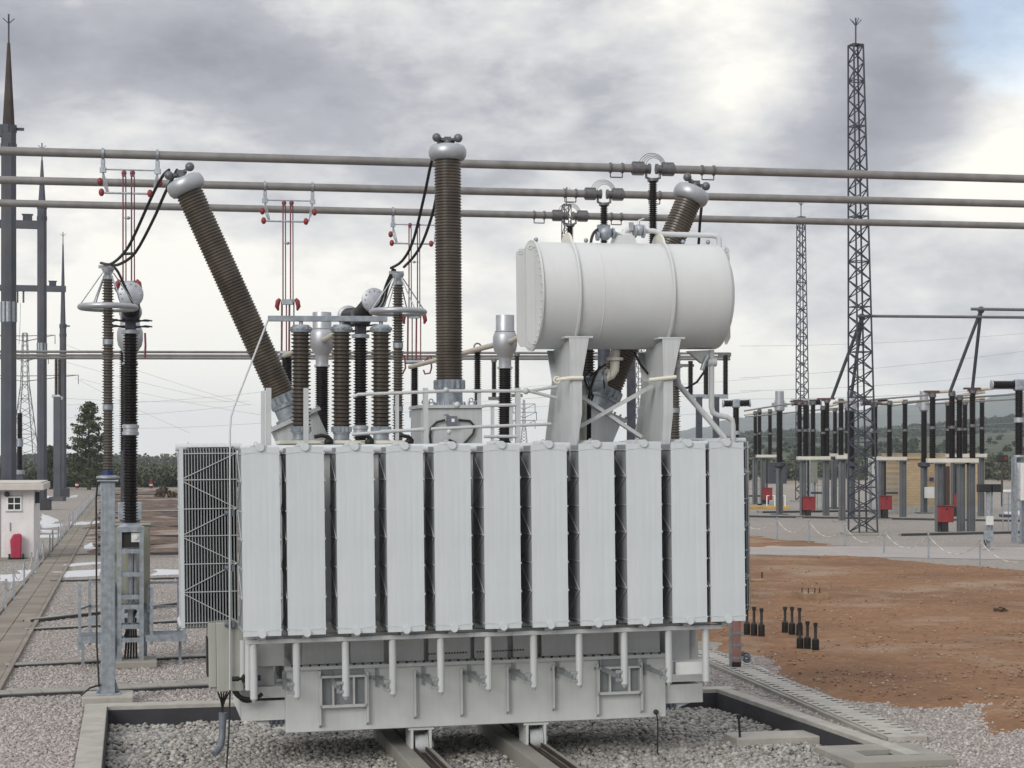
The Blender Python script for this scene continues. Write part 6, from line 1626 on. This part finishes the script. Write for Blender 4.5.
k = MB(); k.cyl((0, 0, 0), (0, 0, zz), .09, 8); k.build('post', M_RUST, t); k = MB(); k.box((0, 0, zz), (.95, .4, .6)); k.build('housing', M_BLACK, t, .05); k = MB(); k.cyl((.25, -.2, zz), (.25, -.26, zz), .15, 12); k.build('red_lens', mat('red_lens', (.12, .015, .012), .3), t)

# chain fence
CF = [(745 - 10, 514, 537), (777, 518, 540), (809, 520, 543.5), (845, 525, 547), (884, 530, 553), (928.5, 534, 560), (980, 540, 567), (1045, 548, 577)]
tops = []
nm = ['hidden behind the radiators', 'nearest the radiator end', 'second from the radiator end', 'just left of the tall mast foot', 'just right of the tall mast foot', 'in front of the brown door', 'nearest the floodlight post', 'past the picture edge']
for (px, yt, yb), lab in zip(CF, nm):
    c = gnd(px, yb); h = (yb - yt) * c.y / F; t = thing('chain_post', 'thin grey chain post ' + lab, 'fence post', c); k = MB(); k.cyl((0, 0, 0), (0, 0, h), .035, 8); k.build('rod', M_GALV, t); k = MB(); k.ball((0, 0, h), .05, 8); k.torus((0, 0, h - .04), .05, .012, (1, 0, 0), 10, 5); k.build('cap', M_GALV, t); tops.append(c + Vector((0, 0, h - .05)))
for i in range(len(tops) - 1):
    a, b = tops[i], tops[i + 1]; p = catenary(a, b, .62, 26); t = thing('warning_chain', 'pale plastic chain span starting at the post ' + nm[i], 'chain', a)
    k = MB(); k2 = MB()
    for j in range(26): (k if (j // 2) % 2 else k2).tube([p[j] - a, p[j + 1] - a], .014, 5)
    k.build('white_links', M_CREAM, t); k2.build('red_links', mat('faded_red', (.45, .36, .31), .6), t)

# ------------------------------------------------------------------ trees
def make_pine(lab, px, Y, h, spread):
    c = gx(px, Y); t = thing('pine_tree', lab, 'tree', c)
    k = MB(); pts = [(0, 0, 0), (.08, 0, h * .3), (-.05, .05, h * .6), (.05, 0, h * .97)]; k.tube(pts, [.26, .2, .13, .03], 8)
    cs, rs = [], []
    for i in range(70):
        f = .09 + .89 * i / 69; z = h * f; a = i * 2.4 + random.uniform(-.5, .5)
        prof = spread * (1 - f) ** .55 * random.uniform(.55, 1.1) + .15
        e = Vector((math.cos(a) * prof, math.sin(a) * prof, z + prof * random.uniform(-.1, .3)))
        k.tube([(0, 0, z - .2), tuple(e * .55 + Vector((0, 0, z * .45 - .05))), tuple(e)], [.06, .04, .012], 5)
        m_ = 2 + int(prof * 1.6)
        for j in range(m_):
            q = .35 + .65 * (j + random.random() * .6) / m_; cs.append((e.x * q, e.y * q, z + (e.z - z) * q + random.uniform(-.1, .2))); r_ = random.uniform(.24, .58); rs.append((r_ * 1.2, r_ * 1.2, r_ * .75))
    k.build('trunk', M_BARK, t)
    V_, F_ = leaves(cs, rs, 24, .13); o = numpy_mesh('crown', V_, F_, M_PINE); o.parent = t
    return t
make_pine('dark pine tree standing alone against the pale sky at the end of the slab path', 89, 222, 10.8, 4.1)
make_pine('small pine partly hidden between the two thinner gantry poles', 51, 226, 5.2, 1.4)
def woods(name, px0, px1, Y0, Y1, zf, n, m, per=150, size=.2, rr=(1.0, 1.9), dens=1.0, zg=None):
    cs, rs = [], []
    for i in range(n):
        px = random.uniform(px0, px1); Y = random.uniform(Y0, Y1); h = zf(px, Y) * random.uniform(.72, 1.1); x = (px - CX) * Y / F; g0 = zg(px, Y) if zg else 0
        for j in range(3):
            r_ = random.uniform(*rr); z = h * (.35 + .3 * j) - r_ * .4
            cs.append((x + random.uniform(-.9, .9), Y + random.uniform(-.9, .9), g0 + max(z, .4))); rs.append((r_ * 1.05, r_ * 1.05, r_ * .85))
    V_, F_ = leaves(cs, rs, per, size); o = numpy_mesh(name, V_, F_, m); return tag(o, kind='stuff')
woods('pine_wood', -60, 330, 238, 262, lambda px, Y: 2.7 + .7 * mnoise.noise((px * .06, 0, 1)), 240, M_LEAF, 170, .17, (.7, 1.4))
woods('far_wood', -60, 480, 640, 760, lambda px, Y: 4.0 + 1.6 * mnoise.noise((px * .03, 0, 7)), 260, M_LEAF, 60, .6, (2.0, 3.6))
woods('right_wood', 640, 1100, 300, 420, lambda px, Y: 3.6 + 1.2 * mnoise.noise((px * .05, 0, 3)), 260, M_LEAF, 110, .26, (.9, 1.8))

# hills
def interp(tab, x):
    for (a, b), (c, d) in zip(tab, tab[1:]):
        if x <= c: return b + (d - b) * max(0, (x - a)) / (c - a)
    return tab[-1][1]
def hill(name, tab, Y0, Y1, amp, m, nx=150, ny=36, px0=560, px1=1250, pw=1.0):
    V = []; 
    for j in range(ny + 1):
        t = j / ny
        for i in range(nx + 1):
            px = px0 + (px1 - px0) * i / nx; Y = Y0 + (Y1 - Y0) * (t if t < .8 else .8 + (t - .8) * 2.5); x = (px - CX) * Y1 * .9 / F
            zr = H + (HZ - interp(tab, px)) * (Y0 + (Y1 - Y0) * .8) / F
            s = min(1, t / .8); z = zr * (s ** pw) * (1 if t <= .8 else max(0, 1 - (t - .8) * 3.5))
            z += amp * s * (mnoise.noise((x * .012, Y * .012, 2.0)) + .5 * mnoise.noise((x * .04, Y * .04, 5.0)))
            V.append((x * (Y / (Y1 * .9)), Y, max(z, -.3) if t > 0 else -.3))
    idx = np.arange((nx + 1) * (ny + 1)).reshape(ny + 1, nx + 1)
    Fc = np.stack([idx[:-1, :-1], idx[:-1, 1:], idx[1:, 1:], idx[1:, :-1]], -1).reshape(-1, 4)
    return tag(numpy_mesh(name, np.array(V), Fc, m, True), kind='structure')
T_FAR = [(560, 452), (700, 428), (740, 417), (800, 412), (840, 411), (890, 405), (940, 402), (985, 398), (1024, 391), (1250, 372)]
T_MID = [(560, 455), (690, 446), (740, 435), (775, 430), (800, 431), (830, 433), (860, 429), (930, 424), (980, 419), (1024, 414), (1250, 400)]
T_LOW = [(560, 456), (700, 453), (740, 447), (860, 445), (930, 441), (1024, 436), (1250, 432)]
hill('far_hills', T_FAR, 2200, 4200, 9, M_HILL)
hill('wooded_hills', T_MID, 760, 1250, 2.2, M_HILL)
hill('low_hills', T_LOW, 360, 640, .6, M_HILL)
def on_hill(tab, Y0, Y1):
    def f(px, Y):
        s = min(1, (Y - Y0) / (.8 * (Y1 - Y0))); return (H + (HZ - interp(tab, px)) * (Y0 + (Y1 - Y0) * .8) / F) * s
    return f
woods('hillside_wood', 690, 1100, 980, 1090, lambda px, Y: 3.6 + 1.5 * mnoise.noise((px * .04, 0, 2)), 1500, M_LEAFD, 34, .42, (1.0, 2.1), zg=on_hill(T_MID, 760, 1250))
woods('orchard', 690, 1100, 390, 590, lambda px, Y: 1.6, 170, M_LEAFD, 50, .26, (.5, 1.1), zg=on_hill(T_LOW, 360, 640))
for i, (px, py, lab) in enumerate(((987, 446.5, 'tiny white farmhouse on the hillside, left one'), (1008, 445.5, 'tiny white farmhouse on the hillside, right one'))):
    Y = 560; c = at(px, py + 1.2, Y); t = thing('farmhouse', lab, 'house', c, .3); k = MB(); k.box((0, 0, 0), (2.4, 1.5, 1.2)); k.build('wall', M_WHITE, t); k = MB(); k.prism([(-1.3, -.8, .601), (-1.3, .8, .601), (-1.3, 0, 1.1)], (2.6, 0, 0)); k.build('roof', M_WHITE, t)

# ------------------------------------------------------------------ air
HAZE = 0.00018
if HAZE:
    k = MB(); k.box2((-6100, -260, -1.0), (6100, 6100, 150)); hz = k.build('haze', M_WIRE); hz.data.materials.clear()
    m = bpy.data.materials.new('haze_air'); m.use_nodes = True; N = m.node_tree.nodes; N.remove(N['Principled BSDF'])
    pv = N.new('ShaderNodeVolumePrincipled'); pv.inputs['Color'].default_value = (.82, .91, 1.0, 1); pv.inputs['Density'].default_value = HAZE; pv.inputs['Anisotropy'].default_value = 0.2
    m.node_tree.links.new(pv.outputs['Volume'], N['Material Output'].inputs['Volume']); hz.data.materials.append(m); tag(hz, kind='stuff')

# ------------------------------------------------------------------ render settings
scene.view_settings.view_transform = 'Standard'; scene.view_settings.look = 'None'; scene.view_settings.gamma = 1; scene.view_settings.exposure = 0.58
scene.render.engine = 'CYCLES'
scene.cycles.use_denoising = True
scene.cycles.max_bounces = 6; scene.cycles.diffuse_bounces = 2; scene.cycles.glossy_bounces = 3; scene.cycles.volume_bounces = 1
scene.render.film_transparent = False
